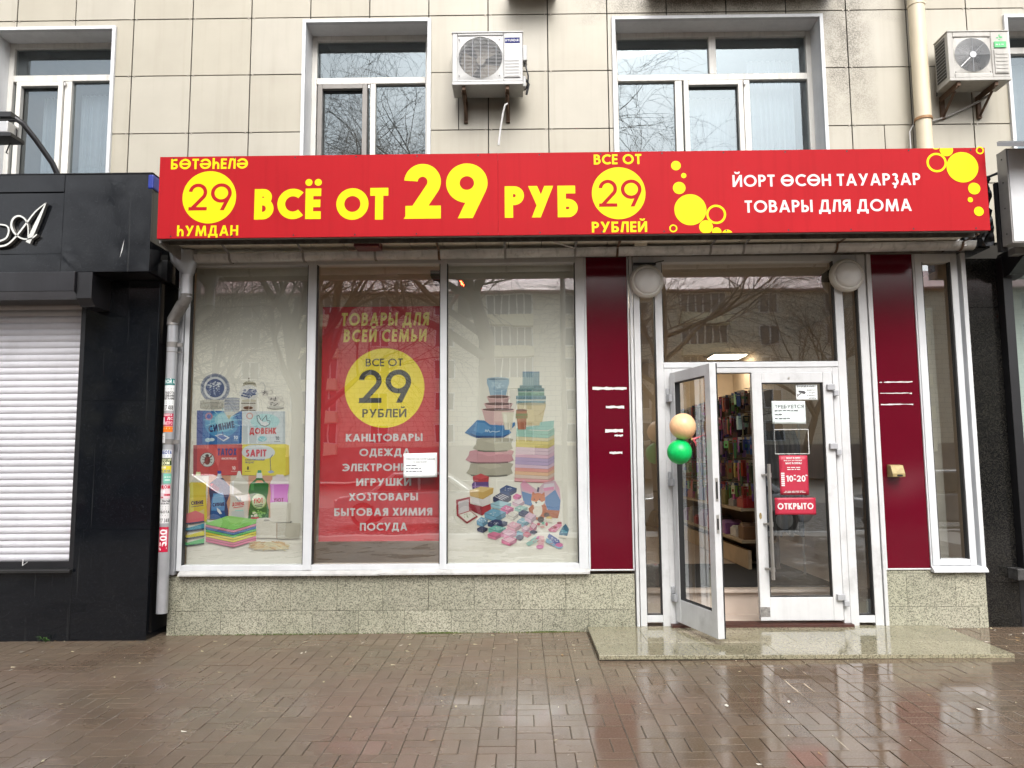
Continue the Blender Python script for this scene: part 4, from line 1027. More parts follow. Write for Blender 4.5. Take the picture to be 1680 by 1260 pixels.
mb = MB(); cx,cz = x0+w*.85,z0+h*.86
for (dx,dz,rx,rz) in ((-.018,.0,.012,.007),(.016,.006,.017,.010),(.002,.022,.007,.016),(0,-.018,.01,.006)):
    mb.flat([(cx+dx+rx*cos(2*pi*k/12),cz+dz+rz*sin(2*pi*k/12)) for k in range(12)],7.2140)
obj('leaf_emblem', mb, gm, t)
q = [at(1626,154,7.45),at(1612,163,7.5),at(1585,177,7.53),at(1555,191,7.54),at(1530,199,7.54)]
obj('pipe', MB().tube(q,[.014,.013,.012,.011,.011],8), M('grey_pipe_wrap',(.35,.34,.32),.6,dirt=.3), t, smooth=60)
obj('clamp_hook', MB().tube([at(1560,147,7.5),at(1537,149,7.5),at(1537,158,7.5)],.008,6), m_dark, t)

# ------------------------------------------------------------------ cream downpipe above
t = thing('cream_downpipe','cream painted downpipe running down between the wide window and the dusty air conditioner','drainpipe',(4.0,7.42,4))
CY = 7.42; p0,p1 = at(1503,10,CY), at(1514.5,190,CY); cxp = (p0.x+p1.x)/2; cr = (at(1516,100,CY).x-at(1490,100,CY).x)/2
zc = at(1514,196,CY).z; ze = at(1515,236,CY).z
obj('pipe', MB().tube([(cxp,CY,zc),(cxp,CY,7.6)],cr*.98,24).tube([(cxp,CY,3.9),(cxp,CY,zc+.06)],cr*.93,24), m_cream, t, smooth=40)
for zz in (zc, at(1502,9,CY).z): obj('collar', MB().tube([(cxp,CY,zz-.013),(cxp,CY,zz+.013)],cr*1.05,24), m_copper if zz == zc else m_cream, t, smooth=40)
obj('cable', MB().tube([(cxp-cr-.02,7.5,ze-.1),(cxp-cr-.022,7.5,zc-.09),(cxp-cr+.02,7.5,zc-.02)],.006,6), m_whitefilm, t)

# ------------------------------------------------------------------ round lamps
for px,py,lb in ((1062,460.5,'left round bulkhead lamp over the slim glass left of the doors'),(1391.5,450.5,'right round bulkhead lamp beside the right crimson panel')):
    p = at(px,py,7.06); R0 = (at(px+28,py,7.06).x-p.x)
    t = thing('bulkhead_lamp',lb,'lamp',(p.x,7.13,p.z),'round bulkhead lamps at the entrance')
    c = (p.x,7.11,p.z)
    obj('base', MB().lathe([(R0*.96,.02),(R0,.0),(R0,-.030),(R0*.97,-.042),(R0*.86,-.058),(R0*.785,-.058)],c,'y',40), M('white_lamp_base',(.66,.65,.61),.4,dirt=.3), t, smooth=35)
    obj('dome', MB().lathe([(R0*.775,-.050),(R0*.765,-.064),(R0*.70,-.080),(R0*.54,-.095),(R0*.30,-.104),(R0*.05,-.107)],c,'y',40), m_lampglass, t, smooth=60)
    if px < 1200: obj('cable', MB().tube([(p.x+.02,7.12,p.z+R0),(p.x+.10,7.11,p.z+R0+.03),(p.x+.17,7.115,p.z+R0+.045)],.005,6).box(p.x-.12,p.x+.09,7.09,7.125,p.z+R0+.002,p.z+R0+.022), m_dark, t)

# ------------------------------------------------------------------ balloons tied to the open leaf
def balloon(px,py,r,Y,col,tail,lb,sub):
    p = at(px,py,Y); Rb = at(px+r,py,Y).x-p.x
    prof = [(Rb*sin(a)*(1-.05*cos(a)), -Rb*cos(a)*1.02) for a in [pi*k/22+.02 for k in range(22)]]+[(.004,Rb*1.02)]
    t = thing('balloon',lb,'balloon',tuple(p))
    mb = MB(); mb.lathe(prof,(0,0,0),'z',36)
    k = N(lb.split()[0]+'_latex'); st = k.ramp(k.noise(1,3,k.coords((40,40,3))),[(.3,0),(.7,1)])
    k.l(k.mix(st,tuple(c*.86 for c in col),col),k.b.inputs['Base Color']); k.b.inputs['Roughness'].default_value=.35; k.b.inputs['Subsurface Weight'].default_value=.25; k.b.inputs['Subsurface Radius'].default_value=(.05,.05,.05)
    o = obj('skin', mb, k.mat, t, smooth=80, local=True); o.rotation_euler = tail
    kn = MB().lathe([(.004,-Rb*1.02),(.012,-Rb*1.02-.014),(.016,-Rb*1.02-.022)],(0,0,0),'z',12); kk = obj('knot', kn, k.mat, o, smooth=60, local=True)
    return p
balloon(1120.5,700,21.5,6.60,(.97,.60,.33),(0,-rad(35),0),'peach balloon tied above the green one at the open door','')
balloon(1115,741,20.3,6.62,(.0,.58,.13),(pi-rad(30),rad(25),0),'bright green balloon hanging below the peach one at the open door','')
p = at(1137,721,6.55)
tag(obj('ribbon', MB().tube([p,p+Vector((.03,0,.012)),p+Vector((.06,.01,.02))],[.012,.008,.003],8).tube([p,p+Vector((.02,0,-.03)),p+Vector((.026,.01,-.055))],[.010,.008,.004],8).tube([p,p+Vector((.08,.03,.03)),p+Vector((.13,.11,.06))],.003,6), M('pink_ribbon',(.65,.10,.13),.4)),'short pink ribbon tying the two balloons to the door','ribbon')
# ------------------------------------------------------------------ black granite neighbour on the left
nb = thing('neighbour_shop','black polished granite shop front with a closed white roller shutter at the left','shop front',(-4.6,7,0))
FYL = 6.63; ft = at(150,286,FYL).z; fb = at(150,446,FYL).z; fx = at(247.5,366,FYL).x
mb = MB()
g = at(103,366,FYL).x; gz = at(50,316,FYL).z; gz2 = at(50,417,FYL).z; xl = -6.6
mb.box(g+.001,fx,FYL,FYL+.03,fb,ft-.0); mb.box(xl,g-.001,FYL-.004,FYL+.03,gz+.004,ft); mb.box(xl,g-.001,FYL+.001,FYL+.03,gz2+.001,gz-.006); mb.box(xl,g-.001,FYL,FYL+.03,fb,gz2-.001)
mb.box(xl,fx-.001,FYL+.031,7.55,ft-.03,ft-.002)
mb.box(fx-.03,fx,FYL+.031,7.08,fb,ft-.031).box(fx-.03,fx-.001,7.082,7.55,fb,ft-.031)
obj('fascia', mb, m_black, nb, bevel=.002)
obj('fascia_backing', MB().box(xl,fx-.032,FYL+.032,7.5,fb+.001,ft-.035), m_dark, nb)
obj('cap_flashing', MB().box(xl,fx+.006,FYL-.012,FYL+.2,ft+.001,ft+.008), m_dark, nb)
PYL = 6.95; px0 = at(128,760,PYL).x; px1 = at(250.5,760,PYL).x; sz = at(60,934,PYL).z
mb = MB(); zs = [-.12,at(60,1.0*870,PYL).z-.0,at(190,657,PYL).z,fb-.002]
vx = at(125,980,PYL).x
for a,b in zip(zs[:-1],zs[1:]): mb.box(px0+.002,px1,PYL,PYL+.03,a+.001,b-.001)
mb.box(xl,px0-.001,PYL+.001,PYL+.03,-.12,sz-.03)
for a,b in zip([-.12,.55,1.25,1.98,2.65],[.55,1.25,1.98,2.65,fb-.002]): mb.box(px1-.03,px1-.0005,PYL+.031,7.55,a+.001,b-.001)
obj('pillar', mb, m_black, nb, bevel=.0015, seg=1)
obj('pillar_backing', MB().box(px0+.004,px1-.031,PYL+.031,7.5,-.1,fb-.01).box(xl,px0,PYL+.031,7.3,-.1,sz-.04), m_dark, nb)
obj('sill', MB().box(xl,px0+.0,6.90,7.06,sz-.028,sz), M('black_sill',(.02,.02,.02),.3,dirt=.4), nb, bevel=.004)
SYL = 7.03; s0 = at(60,921,SYL).z; s1 = at(60,498,SYL).z; sx = at(131,700,SYL).x
obj('shutter_frame', MB().box(sx,px0+.0015,6.965,7.08,sz+.001,fb-.01).box(xl,sx,7.01,7.06,sz+.001,s0), m_dark, nb)
mb = MB(); n = 39; h = (s1-s0)/n; pr = []
for k in range(n):
    z = s0+k*h
    j = random.Random(k).gauss(0,.0012)
    for u,d in ((0,.0),(.12,-.006),(.30,-.011),(.55,-.012),(.78,-.009),(.93,-.003)): pr.append((SYL+d+j,z+u*h))
pr.append((SYL,s1))
vs = [];
for y,z in pr: vs += [(xl,y,z),(sx,y,z)]
mb.add(vs,[(2*k,2*k+1,2*k+3,2*k+2) for k in range(len(pr)-1)])
obj('roller_shutter', mb, m_shut, nb, smooth=30)
obj('shutter_box', MB().box(xl,sx,6.99,7.05,s1,s1+.09), M('dirty_grey_slat',(.3,.3,.3),.5,dirt=.5,streak=.3), nb, bevel=.004)
az0,az1 = at(60,478,6.60).z, at(60,446,6.60).z; ax = at(122,462,6.60).x
obj('awning_box', MB().prismx([(6.60,az0),(6.60,az1),(6.98,az1),(6.98,az0-.045),(6.72,az0-.05)],xl,ax), M('black_awning_cover',(.018,.018,.021),.28,var=.3,streak=.5), nb, bevel=.004)
bz = at(145,503,6.7).z; bx = at(163,470,6.75).x
obj('awning_bracket', MB().prismx([(6.63,fb-.003),(6.63,bz+.06),(6.70,bz),(6.95,bz),(6.95,fb-.003)],ax+.004,bx), m_dark, nb, bevel=.004)
obj('rope', MB().tube([at(38,918,6.99),at(37,928,6.97),at(45,922,6.96)],.004,5), m_whitefilm, nb)
# script letters of the neighbour's name
def ribbon(name, pts, lb, sc=4.344, oy=170):
    mb = MB(); Y = FYL-.045; q = []
    fine = []
    for i in range(len(pts)-1):      # Catmull-Rom through the points
        p0,p1,p2,p3 = pts[max(i-1,0)],pts[i],pts[i+1],pts[min(i+2,len(pts)-1)]
        for s in range(6):
            t = s/6; fine.append([.5*((2*b)+(c-a)*t+(2*a-5*b+4*c-d)*t*t+(3*b-a-3*c+d)*t**3) for a,b,c,d in zip(p0,p1,p2,p3)])
    fine.append(list(pts[-1])); L=[];Rr=[]
    for i,(x,y,w) in enumerate(fine):
        a,b = fine[max(i-1,0)],fine[min(i+1,len(fine)-1)]; dx,dy = b[0]-a[0],b[1]-a[1]; m = math.hypot(dx,dy) or 1
        L.append((x-dy/m*w/2,y+dx/m*w/2)); Rr.append((x+dy/m*w/2,y-dx/m*w/2))
    W = lambda p: at(p[0]/sc,oy+p[1]/sc,Y)
    vs=[]
    for l,r in zip(L,Rr):
        a,b = W(l),W(r); vs += [(a.x,Y,a.z),(b.x,Y,b.z),(a.x,Y+.035,a.z),(b.x,Y+.035,b.z)]
    fs=[]
    for i in range(len(L)-1):
        o=4*i; fs += [(o,o+1,o+5,o+4),(o+2,o+6,o+7,o+3),(o,o+4,o+6,o+2),(o+1,o+3,o+7,o+5)]
    fs += [(0,2,3,1),(len(vs)-4,len(vs)-3,len(vs)-1,len(vs)-2)]
    mb.add(vs,fs); return mb
la = thing('sign_letter','chrome script capital A on the black fascia, rightmost of the lettering','sign letter',(at(50,370,FYL).x,FYL-.03,at(50,400,FYL).z),'chrome script letters on the black fascia')
m_chrome = M('polished_chrome_letter',(.72,.70,.64),.18,metal=.85,var=.05)
for r in ([(328,706,5),(262,850,26),(198,992,32)],[(328,706,5),(250,772,10),(180,862,12),(110,950,12),(45,1006,12),(-40,1020,14)],[(262,932,9),(222,960,10),(160,962,10),(104,925,12),(80,868,14),(95,818,14),(135,800,12),(176,822,10),(198,872,8),(200,950,8)]):
    obj('stroke', ribbon('stroke',r,''), m_chrome, la)
lb_ = thing('sign_letter','curled end of a chrome script letter at the left edge of the black fascia','sign letter',(at(5,390,FYL).x,FYL-.03,at(5,400,FYL).z),'chrome script letters on the black fascia')
obj('stroke', ribbon('stroke',[(-30,860,8),(10,862,10),(48,872,10),(62,905,12),(45,955,12),(0,978,12),(-40,985,10)],''), m_chrome, lb_)
obj('paint_drip', MB().prism([(at(204,393,FYL).x,at(204,393,FYL).z),(at(201,410,FYL).x,at(201,410,FYL).z),(at(196.5,423,FYL).x,at(196.5,423,FYL).z),(at(200,408,FYL).x,at(200,408,FYL).z)][::-1],FYL-.0012,FYL-.0002), m_whitefilm, nb)
fl_ = thing('floodlight','black floodlight arm with a silver lamp head over the black fascia','floodlight',tuple(at(95,287,6.72)))
obj('arm', MB().tube([at(96,290,6.74),at(86,268,6.70),at(60,231,6.62),at(38,203,6.55),at(26,195,6.52),at(-6,195,6.48)],.026,8), m_dark, fl_, smooth=50)
obj('bracket', MB().box(at(-10,190,6.5).x,at(25,190,6.5).x,6.44,6.56,at(0,196,6.5).z,at(0,188,6.5).z), m_dark, fl_)
hd = obj('head', MB().box(at(-20,214,6.4).x,at(20,214,6.4).x,6.34,6.50,at(0,222,6.4).z,at(0,203,6.4).z), M('silver_lamp_head',(.5,.5,.5),.3,metal=.5), fl_, bevel=.01)
obj('hood', MB().box(at(-20,214,6.4).x,at(27,214,6.4).x,6.33,6.52,at(0,229,6.4).z,at(0,222.5,6.4).z), m_dark, hd, bevel=.004)
obj('cable', MB().tube([at(22,204,6.45),at(28,214,6.45),at(27,226,6.45),at(16,236,6.48),at(10,251,6.5),at(13,252,6.5)],.006,6), m_dark, fl_, smooth=60)
b = at(255,302,6.7); tag(obj('blue_cap', MB().box(b.x-.03,b.x+.02,6.62,6.75,b.z-.07,b.z+.06), M('blue_plastic',(.01,.03,.28),.4), bevel=.01),'small blue plastic cap squeezed between the black fascia and the red sign','cap')

# ------------------------------------------------------------------ neighbour on the right
nr = thing('neighbour_shop','black granite pillar and glazed shop front at the right edge','shop front',(5,7.2,0))
PR = 7.17; rx0 = 4.192; rx1 = at(1653,700,PR).x
mb = MB(); zz = [-.08]+[at(1625,v,PR).z for v in (956,840,727,615,504)]+[3.42]
for a,b in zip(zz,zz[1:]): mb.box(rx0,rx1-.001,PR,PR+.04,a+.001,b-.001)
obj('pillar', mb, m_black2, nr, bevel=.0015, seg=1)
obj('pillar_backing', MB().box(rx0+.002,rx1-.002,PR+.041,7.5,-.08,3.4), m_dark, nr)
fz = at(1672,930,PR).z; ftop = at(1660,434,PR).z
obj('frame', MB().box(rx1+.001,rx1+.085,7.08,7.22,fz,3.42).box(rx1+.085,7,7.08,7.22,ftop,3.42).box(rx1+.001,7,PR,7.3,-.08,fz-.12), m_dark, nr, bevel=.004)
obj('sill', MB().box(at(1667,930,7.05).x,7,7.03,7.25,fz-.10,fz-.002), M('dark_marble_sill',(.07,.07,.07),.2,var=.9,vs=14), nr, bevel=.004)
obj('pane', MB().flat([(rx1+.085,fz),(7,fz),(7,ftop),(rx1+.085,ftop)],7.19), m_g_right, nr)
obj('window_film', MB().box(rx1+.086,7,7.30,7.31,fz,3.4), M('pale_green_window_film',(.46,.55,.51),.7,var=.06,vs=1.5), nr)
obj('awning_end', MB().prismx([(6.75,3.36),(6.75,3.46),(7.16,3.44),(7.16,3.20),(7.0,3.22)],at(1655,440,7.0).x,at(1664,440,7.0).x+.1), m_dark, nr)
obj('awning_bar', MB().box(at(1660,416,6.8).x,7,6.75,6.85,3.35,3.41), m_zinc_dark, nr)
lx_ = at(1656,320,6.5); l_b = at(1668,398,6.5).z; l_t = at(1668,243,6.5).z
lbx = thing('lightbox_sign','blank white box sign with grey sides at the right edge','sign',(lx_.x+.8,6.6,l_b))
obj('casing', MB().box(lx_.x,lx_.x+2.2,6.503,6.64,l_b,l_t), M('grey_box_side',(.30,.29,.28),.35,metal=.3,dirt=.2), lbx, bevel=.003)
obj('face', MB().box(lx_.x+.012,lx_.x+2.19,6.496,6.502,l_b+.012,l_t-.012), M('white_box_face',(.66,.67,.69),.3,var=.05,streak=.15,dirt=.08), lbx)
mb = MB()
for v in (262,300,342,384): p = at(1649,v,6.57); mb.lathe([(.007,-.003),(.007,.002)],(lx_.x,6.57,p.z),'x',8)
obj('rivet', mb, m_dark, lbx)
obj('strut', MB().box(lx_.x-.01,lx_.x+.05,6.65,6.70,l_b-.03,l_t-.25).tube([at(1620,291,6.75),at(1640,283,6.68)],.012,6), m_dark, lbx)
h0 = at(1628,238,6.28); h1 = at(1657,219,6.40)
obj('hood', MB().add([(h0.x,6.22,h0.z),(h0.x,6.22,h0.z-.035),(h1.x,6.55,h1.z),(h1.x+2.2,6.55,h1.z-.03),(h0.x+2.3,6.20,h0.z-.06),(h0.x+2.3,6.20,h0.z-.10),(h1.x,6.55,h1.z-.012),(h1.x+2.2,6.55,h1.z-.042)],[(0,2,3,4),(1,5,7,6),(0,4,5,1),(0,1,6,2),(2,6,7,3)]), M('dark_grey_hood',(.10,.10,.105),.3,metal=.4), lbx)
wr = MB(); rn = random.Random(4); nx,nz = 14,16; X0,X1,Z0,Z1 = 3.96,4.32,3.46,at(1630,292,6.95).z
V = [[(X0+(X1-X0)*i/nx, 6.90+rn.uniform(-.035,.03), Z0+(Z1-Z0)*j/nz) for i in range(nx+1)] for j in range(nz+1)]
wr.add([p for row in V for p in row],[(j*(nx+1)+i,j*(nx+1)+i+1,(j+1)*(nx+1)+i+1,(j+1)*(nx+1)+i) for j in range(nz) for i in range(nx)])
wr.box(X0,X1,6.95,7.5,Z0,Z1)
tag(obj('wrapped_bundle', wr, M('black_shiny_plastic',(.012,.012,.013),.18)),'bundle wrapped in crumpled black plastic between the red sign and the white box sign','bundle')

# ------------------------------------------------------------------ printed window pictures
PY_ = 7.235
pr = thing('window_print','cream window print with boxes, bottles, sponges and dishes, left pane','window print',(-2.56,PY_,.6),'printed panels behind the display window')
obj('backing', MB().box(-3.118,-2.01,PY_,PY_+.006,.60,3.415), m_print_bg, pr)
mb = MB(); A = Art(mb,310,600,7.876,PY_-.0005); B = lambda pts: [(x-157,y+1181) for x,y in pts]
A.ell(338,290,190,190,(105,112,132)); A.ell(338,290,186,186,(150,155,165)); A.arc(338,290,165,165,28,(112,120,140)); A.ell(338,290,147,147,(206,208,208)); A.ell(338,290,120,120,(78,92,128)); A.spots(335,250,85,45,26,11,(200,205,210),2); A.spots(335,340,85,50,18,9,(160,172,195),3)
for k in range(6): A.ell(295,545-k*17,155,20,(95,92,84)); A.ell(295,540-k*17,155,19,(186,183,170))
A.ell(775,165,12,12,(130,120,110)); A.rect(766,170,784,205,(190,185,170)); A.arc(940,285,45,62,13,(196,195,188),-120,110); A.line([(615,345),(605,270),(578,225)],16,(205,203,190))
A.poly([(690,270),(715,215),(740,205),(820,205),(845,215),(880,270)],(165,160,138)); A.rect(700,225,865,240,(120,115,95)); A.ell(775,345,122,98,(212,211,205)); A.spots(775,355,105,58,46,15,(85,98,132),4); A.ell(778,455,95,22,(196,190,170))
A.rect(672,470,862,590,(206,202,192)); A.rect(672,480,862,492,(120,112,95)); A.rect(672,572,862,584,(120,112,95)); A.ell(765,545,62,22,(150,105,60)); A.rect(715,530,815,560,(95,60,40))
for k in range(4): A.poly([(448,425+k*40),(662,425+k*40),(640,472+k*40),(470,472+k*40)],(192,190,182)); A.ell(555,425+k*40,107,14,(150,155,165)); A.rect(458,444+k*40,652,456+k*40,(120,126,140))
for (x,y,w) in ((985,350,60),(1095,430,82),(1105,495,90)): A.poly([(x-w,y-35),(x+w,y-35),(x+w*.6,y+40),(x-w*.6,y+40)],(205,200,190)); A.spots(x,y,w*.6,24,14,9,(80,78,80),x); A.arc(x+w+12,y-8,24,26,8,(190,185,175),-120,120)
A.ell(1120,545,110,18,(110,108,100)); A.ell(1120,538,112,17,(190,188,178))
# four boxes
A.poly([(105,578),(690,588),(682,1005),(100,1024)],(42,98,158)); A.poly([(105,578),(180,580),(176,1020),(100,1024)],(46,66,138)); A.ell(420,760,215,165,(70,140,182)); A.ell(430,730,160,125,(110,172,196)); A.ell(440,700,105,85,(150,196,205))
for a in range(0,360,30): A.line([(440,700),(440+250*cos(rad(a)),700+150*sin(rad(a)))],9,(150,195,205))
A.ell(260,655,48,48,(175,120,140)); A.ell(260,655,30,30,(40,80,160)); A.poly([(455,590),(655,590),(560,650),(500,680)],(196,196,186)); A.poly([(490,640),(550,640),(520,700)],(178,168,130))
A.txt('СИЯНИЕ',262,775,602,865,(32,40,92),t=.24,rot=11,gap=.14); A.poly([(335,900),(430,880),(530,930),(450,978)],(225,228,232)); A.poly([(355,905),(425,893),(500,930),(445,962)],(70,100,165)); A.line([(445,905),(432,850)],14,(50,70,140)); A.ell(250,960,40,26,(170,200,212)); A.ell(300,955,34,22,(190,212,218)); A.txt('10',582,905,634,952,(225,232,240),t=.2); A.rect(580,962,640,968,(150,180,210))
A.poly([(700,590),(1240,588),(1236,1012),(702,1012)],(196,204,206)); A.poly([(1215,588),(1245,590),(1245,1010),(1212,1012)],(172,182,186)); A.ell(985,720,190,100,(165,205,206)); A.arc(787,650,37,37,13,(195,130,120)); 
A.line([(880,650),(890,720),(930,770),(990,785),(1040,760),(1052,715),(1010,705),(1000,640),(985,660),(940,720),(905,640),(880,650)],9,(50,62,80)); A.poly([(885,660),(935,760),(990,780),(1035,755),(1005,720),(960,730)],(232,236,236))
A.txt('ДОВЕНК',785,800,1132,885,(200,62,66),t=.24,gap=.12); A.ell(950,945,60,35,(120,185,195)); A.line([(900,925),(960,970),(1000,925)],8,(200,225,226)); A.txt('10',1120,912,1170,960,(50,60,80),t=.2); A.rect(1105,976,1180,984,(110,120,130))
A.poly([(60,1026),(690,1014),(690,1415),(58,1421)],(190,66,64)); A.poly([(60,1026),(110,1026),(105,1420),(58,1421)],(150,50,58)); A.poly([(640,1016),(690,1014),(690,1415),(640,1416)],(168,54,60)); A.poly([(200,1030),(330,1028),(420,1180),(380,1300)],(205,90,86))
A.ell(240,1215,98,98,(235,232,226)); A.ell(240,1215,88,88,(190,196,190)); A.ell(240,1222,38,58,(110,42,34)); A.ell(238,1160,24,18,(60,44,38))
for s in (-1,1):
    for dy in (-30,10,50): A.line([(240+s*20,1215+dy*.5),(240+s*62,1200+dy)],7,(60,40,36))
A.arc(240,1215,93,93,9,(120,40,40)); A.line([(180,1280),(305,1150)],10,(150,40,44))
A.txt('ТАТОХ',372,1068,620,1160,(56,62,128),t=.25,gap=.12); A.txt('ИНСЕКТИЦИД',425,1185,618,1212,(232,205,200),t=.22); A.txt('10',562,1300,606,1345,(235,215,210),t=.2); A.rect(545,1362,625,1368,(225,180,175))
A.poly([(695,1016),(1255,1014),(1250,1421),(690,1415)],(222,205,70)); A.poly([(1255,1014),(1295,1030),(1300,1400),(1250,1421)],(214,190,60)); A.ell(900,1120,215,98,(205,212,212)); A.ell(840,1110,150,88,(200,208,210))
A.txt('SAPIT',737,1082,1005,1176,(205,70,84),t=.24,gap=.1); A.txt('КОНЦЕНТРИРОВАННЫЙ',730,1204,980,1228,(60,66,130),t=.2); A.txt('ПРОДУКТ',730,1238,845,1262,(60,66,130),t=.2); A.txt('8',752,1300,780,1345,(70,64,50),t=.22); A.rect(725,1362,800,1368,(110,100,60)); A.poly([(1015,1370),(1070,1350),(1110,1372),(1060,1392)],(150,170,205)); A.line([(1063,1358),(1052,1200),(1085,1150)],8,(60,80,120))
# bottles
bt = lambda pts,c: A.poly(B(pts),c)
bt([(420,240),(1240,240),(1240,800),(380,800)],(198,148,118)); bt([(700,240),(930,240),(930,800),(690,800)],(202,190,172))
bt([(240,235),(320,235),(325,290),(385,330),(380,470),(392,640),(395,830),(150,830),(160,650),(175,460),(165,340),(235,290)],(210,190,66)); bt([(240,240),(320,240),(370,325),(190,325)],(205,205,190)); bt([(255,190),(310,190),(312,240),(250,240)],(206,210,160)); bt([(180,330),(215,330),(225,800),(165,800)],(228,212,110))
A.txt('СИЯНИЕ',192-157,570+1181,350-157,620+1181,(34,42,92),t=.24,rot=5); bt([(195,640),(350,618),(350,626),(195,648)],(70,70,110)); bt([(250,720),(360,670),(360,760),(250,780)],(206,190,130))
bt([(520,270),(600,270),(640,320),(692,380),(690,470),(648,590),(670,700),(668,800),(428,800),(440,600),(420,430),(430,340)],(44,62,94)); bt([(535,180),(575,180),(580,240),(590,270),(515,270),(530,240)],(200,206,214)); bt([(530,178),(580,178),(578,215),(532,215)],(36,56,140)); bt([(425,345),(470,335),(555,400),(545,440),(450,430)],(110,28,62)); bt([(440,340),(475,345),(450,380)],(215,60,70)); bt([(480,470),(600,460),(630,560),(620,690),(450,690),(455,560)],(86,140,188)); A.ell(540-157,560+1181,70,90,(120,170,205)); bt([(450,690),(620,690),(640,800),(440,800)],(40,82,140)); A.txt('СИЯНИЕ',468-157,592+1181,622-157,640+1181,(22,36,80),t=.24,rot=4); bt([(520,650),(560,680),(590,730),(560,735),(530,700)],(215,228,232))
bt([(790,200),(830,200),(850,260),(900,300),(935,360),(930,450),(900,560),(920,680),(915,790),(675,790),(680,680),(700,560),(690,440),(690,340),(770,270)],(206,203,190)); bt([(795,180),(825,180),(850,265),(770,265)],(220,218,208)); bt([(720,310),(745,300),(740,500),(715,480)],(226,224,216)); A.txt('ДОВЕНК',722-157,585+1181,878-157,632+1181,(200,60,66),t=.24,rot=3); bt([(735,650),(865,632),(865,642),(735,660)],(200,80,80)); A.line(B([(760,500),(800,570),(830,560),(820,515)]),7,(90,140,165)); bt([(710,700),(875,690),(875,780),(710,780)],(188,196,190)); bt([(755,685),(865,678),(865,692),(755,698)],(150,205,195))
bt([(1035,270),(1110,270),(1150,320),(1190,345),(1185,450),(1165,560),(1195,680),(1190,800),(925,800),(935,680),(960,560),(930,440),(950,350)],(38,106,44)); bt([(1040,300),(1105,300),(1125,330),(1010,330)],(230,150,110)); bt([(1040,200),(1105,200),(1110,270),(1030,270)],(214,222,216)); bt([(1050,170),(1095,170),(1098,205),(1046,205)],(48,140,110)); bt([(960,345),(1000,340),(1000,430),(965,430)],(70,140,70)); A.ell(1065-157,570+1181,95,98,(150,190,120)); A.ell(1065-157,565+1181,86,88,(196,212,176)); A.txt('УЮТ',998-157,530+1181,1120-157,598+1181,(196,40,50),t=.24,rot=4); bt([(1010,620),(1115,608),(1115,618),(1010,630)],(50,90,50)); bt([(1020,640),(1110,628),(1110,638),(1020,650)],(50,90,50)); A.spots(1060-157,730+1181,95,40,16,16,(120,180,90),5); A.spots(1000-157,740+1181,40,30,8,14,(225,228,196),6); bt([(960,780),(1065,770),(1065,795),(960,800)],(180,60,60))
bt([(1290,225),(1380,225),(1400,270),(1440,300),(1450,350),(1210,350),(1225,300),(1275,260)],(216,206,206)); bt([(1208,350),(1455,350),(1435,470),(1440,590),(1210,590),(1222,470)],(212,124,204)); bt([(1225,360),(1260,360),(1262,560),(1235,560)],(230,160,222)); A.txt('УЮТ',1255-157,530+1181,1385-157,585+1181,(150,40,96),t=.22,rot=2)
# paper rolls, cloths, sponges, pegs
bt([(1300,850),(1600,850),(1590,1050),(1300,1060)],(192,187,170)); bt([(1040,800),(1290,800),(1290,1045),(1040,1045)],(212,206,190)); A.ell(1165-157,800+1181,125,18,(220,215,202)); A.ell(1165-157,815+1181,40,12,(160,155,145)); bt([(1212,590),(1480,590),(1470,840),(1215,840)],(214,209,194)); A.ell(1345-157,595+1181,134,18,(222,218,206)); bt([(1430,840),(1495,825),(1480,845)],(110,108,104)); bt([(1288,850),(1304,850),(1304,1050),(1288,1050)],(166,150,130)); bt([(1440,600),(1480,590),(1470,840),(1440,840)],(200,195,180))
for k,(c,dk) in enumerate((((88,176,112),(38,66,70)),((214,196,70),(40,64,96)),((62,140,162),(40,52,84)),((205,104,112),(60,90,120)))):
    y = 1140-k*95; bt([(40,y-95+20),(140,y-55+20),(360,y-100+5),(360,y-20),(140,y+0),(40,y-30)],c); bt([(40,y-34),(140,y-4),(360,y-34),(360,y-18),(140,y+14),(40,y-16)],dk)
    bt([(140,y-55+20),(360,y-95),(360,y-36),(140,y-4)],tuple(v*1.07 for v in c))
bt([(48,760),(250,690),(360,740),(360,770),(140,822),(48,790)],(216,120,124))
lay = [(206,112,142),(206,112,142),(222,200,74),(218,200,70),(104,186,104),(84,120,170),(214,140,160),(134,200,104)]
for k,c in enumerate(lay):
    y = 1165-k*32; bt([(380,y-110),(735,y-40),(1030,y-118),(1030,y-84),(735,y+2),(380,y-72)],c); bt([(380,y-76),(735,y-2),(1030,y-88),(1030,y-82),(735,y+5),(380,y-70)],tuple(v*.55 for v in c)); bt([(735,y-38),(1030,y-116),(1030,y-88),(735,y-2)],tuple(min(255,v*1.05) for v in c))
bt([(385,850),(640,765),(690,758),(1040,805),(1030,830),(760,910),(740,920),(400,860)],(144,206,110)); bt([(600,800),(690,780),(900,815),(760,860)],(156,214,124))
A.ell(1200-157,1145+1181,265,52,(206,196,160)); rn = random.Random(9)
for _ in range(46):
    a = rn.uniform(pi*1.02,pi*1.98); x,y = 1200+rn.uniform(-200,200),1110+rn.uniform(-25,60); d = rn.uniform(50,100); ux_,uy_ = (1 if x>1200 else -1)*d, d*.45*rn.uniform(.3,1.2)
    A.line(B([(x,y),(x+ux_,y+uy_)]),13,rn.choice(((222,196,150),(206,172,122),(232,212,172),(186,148,100))))
obj('picture', mb, m_attr, pr)

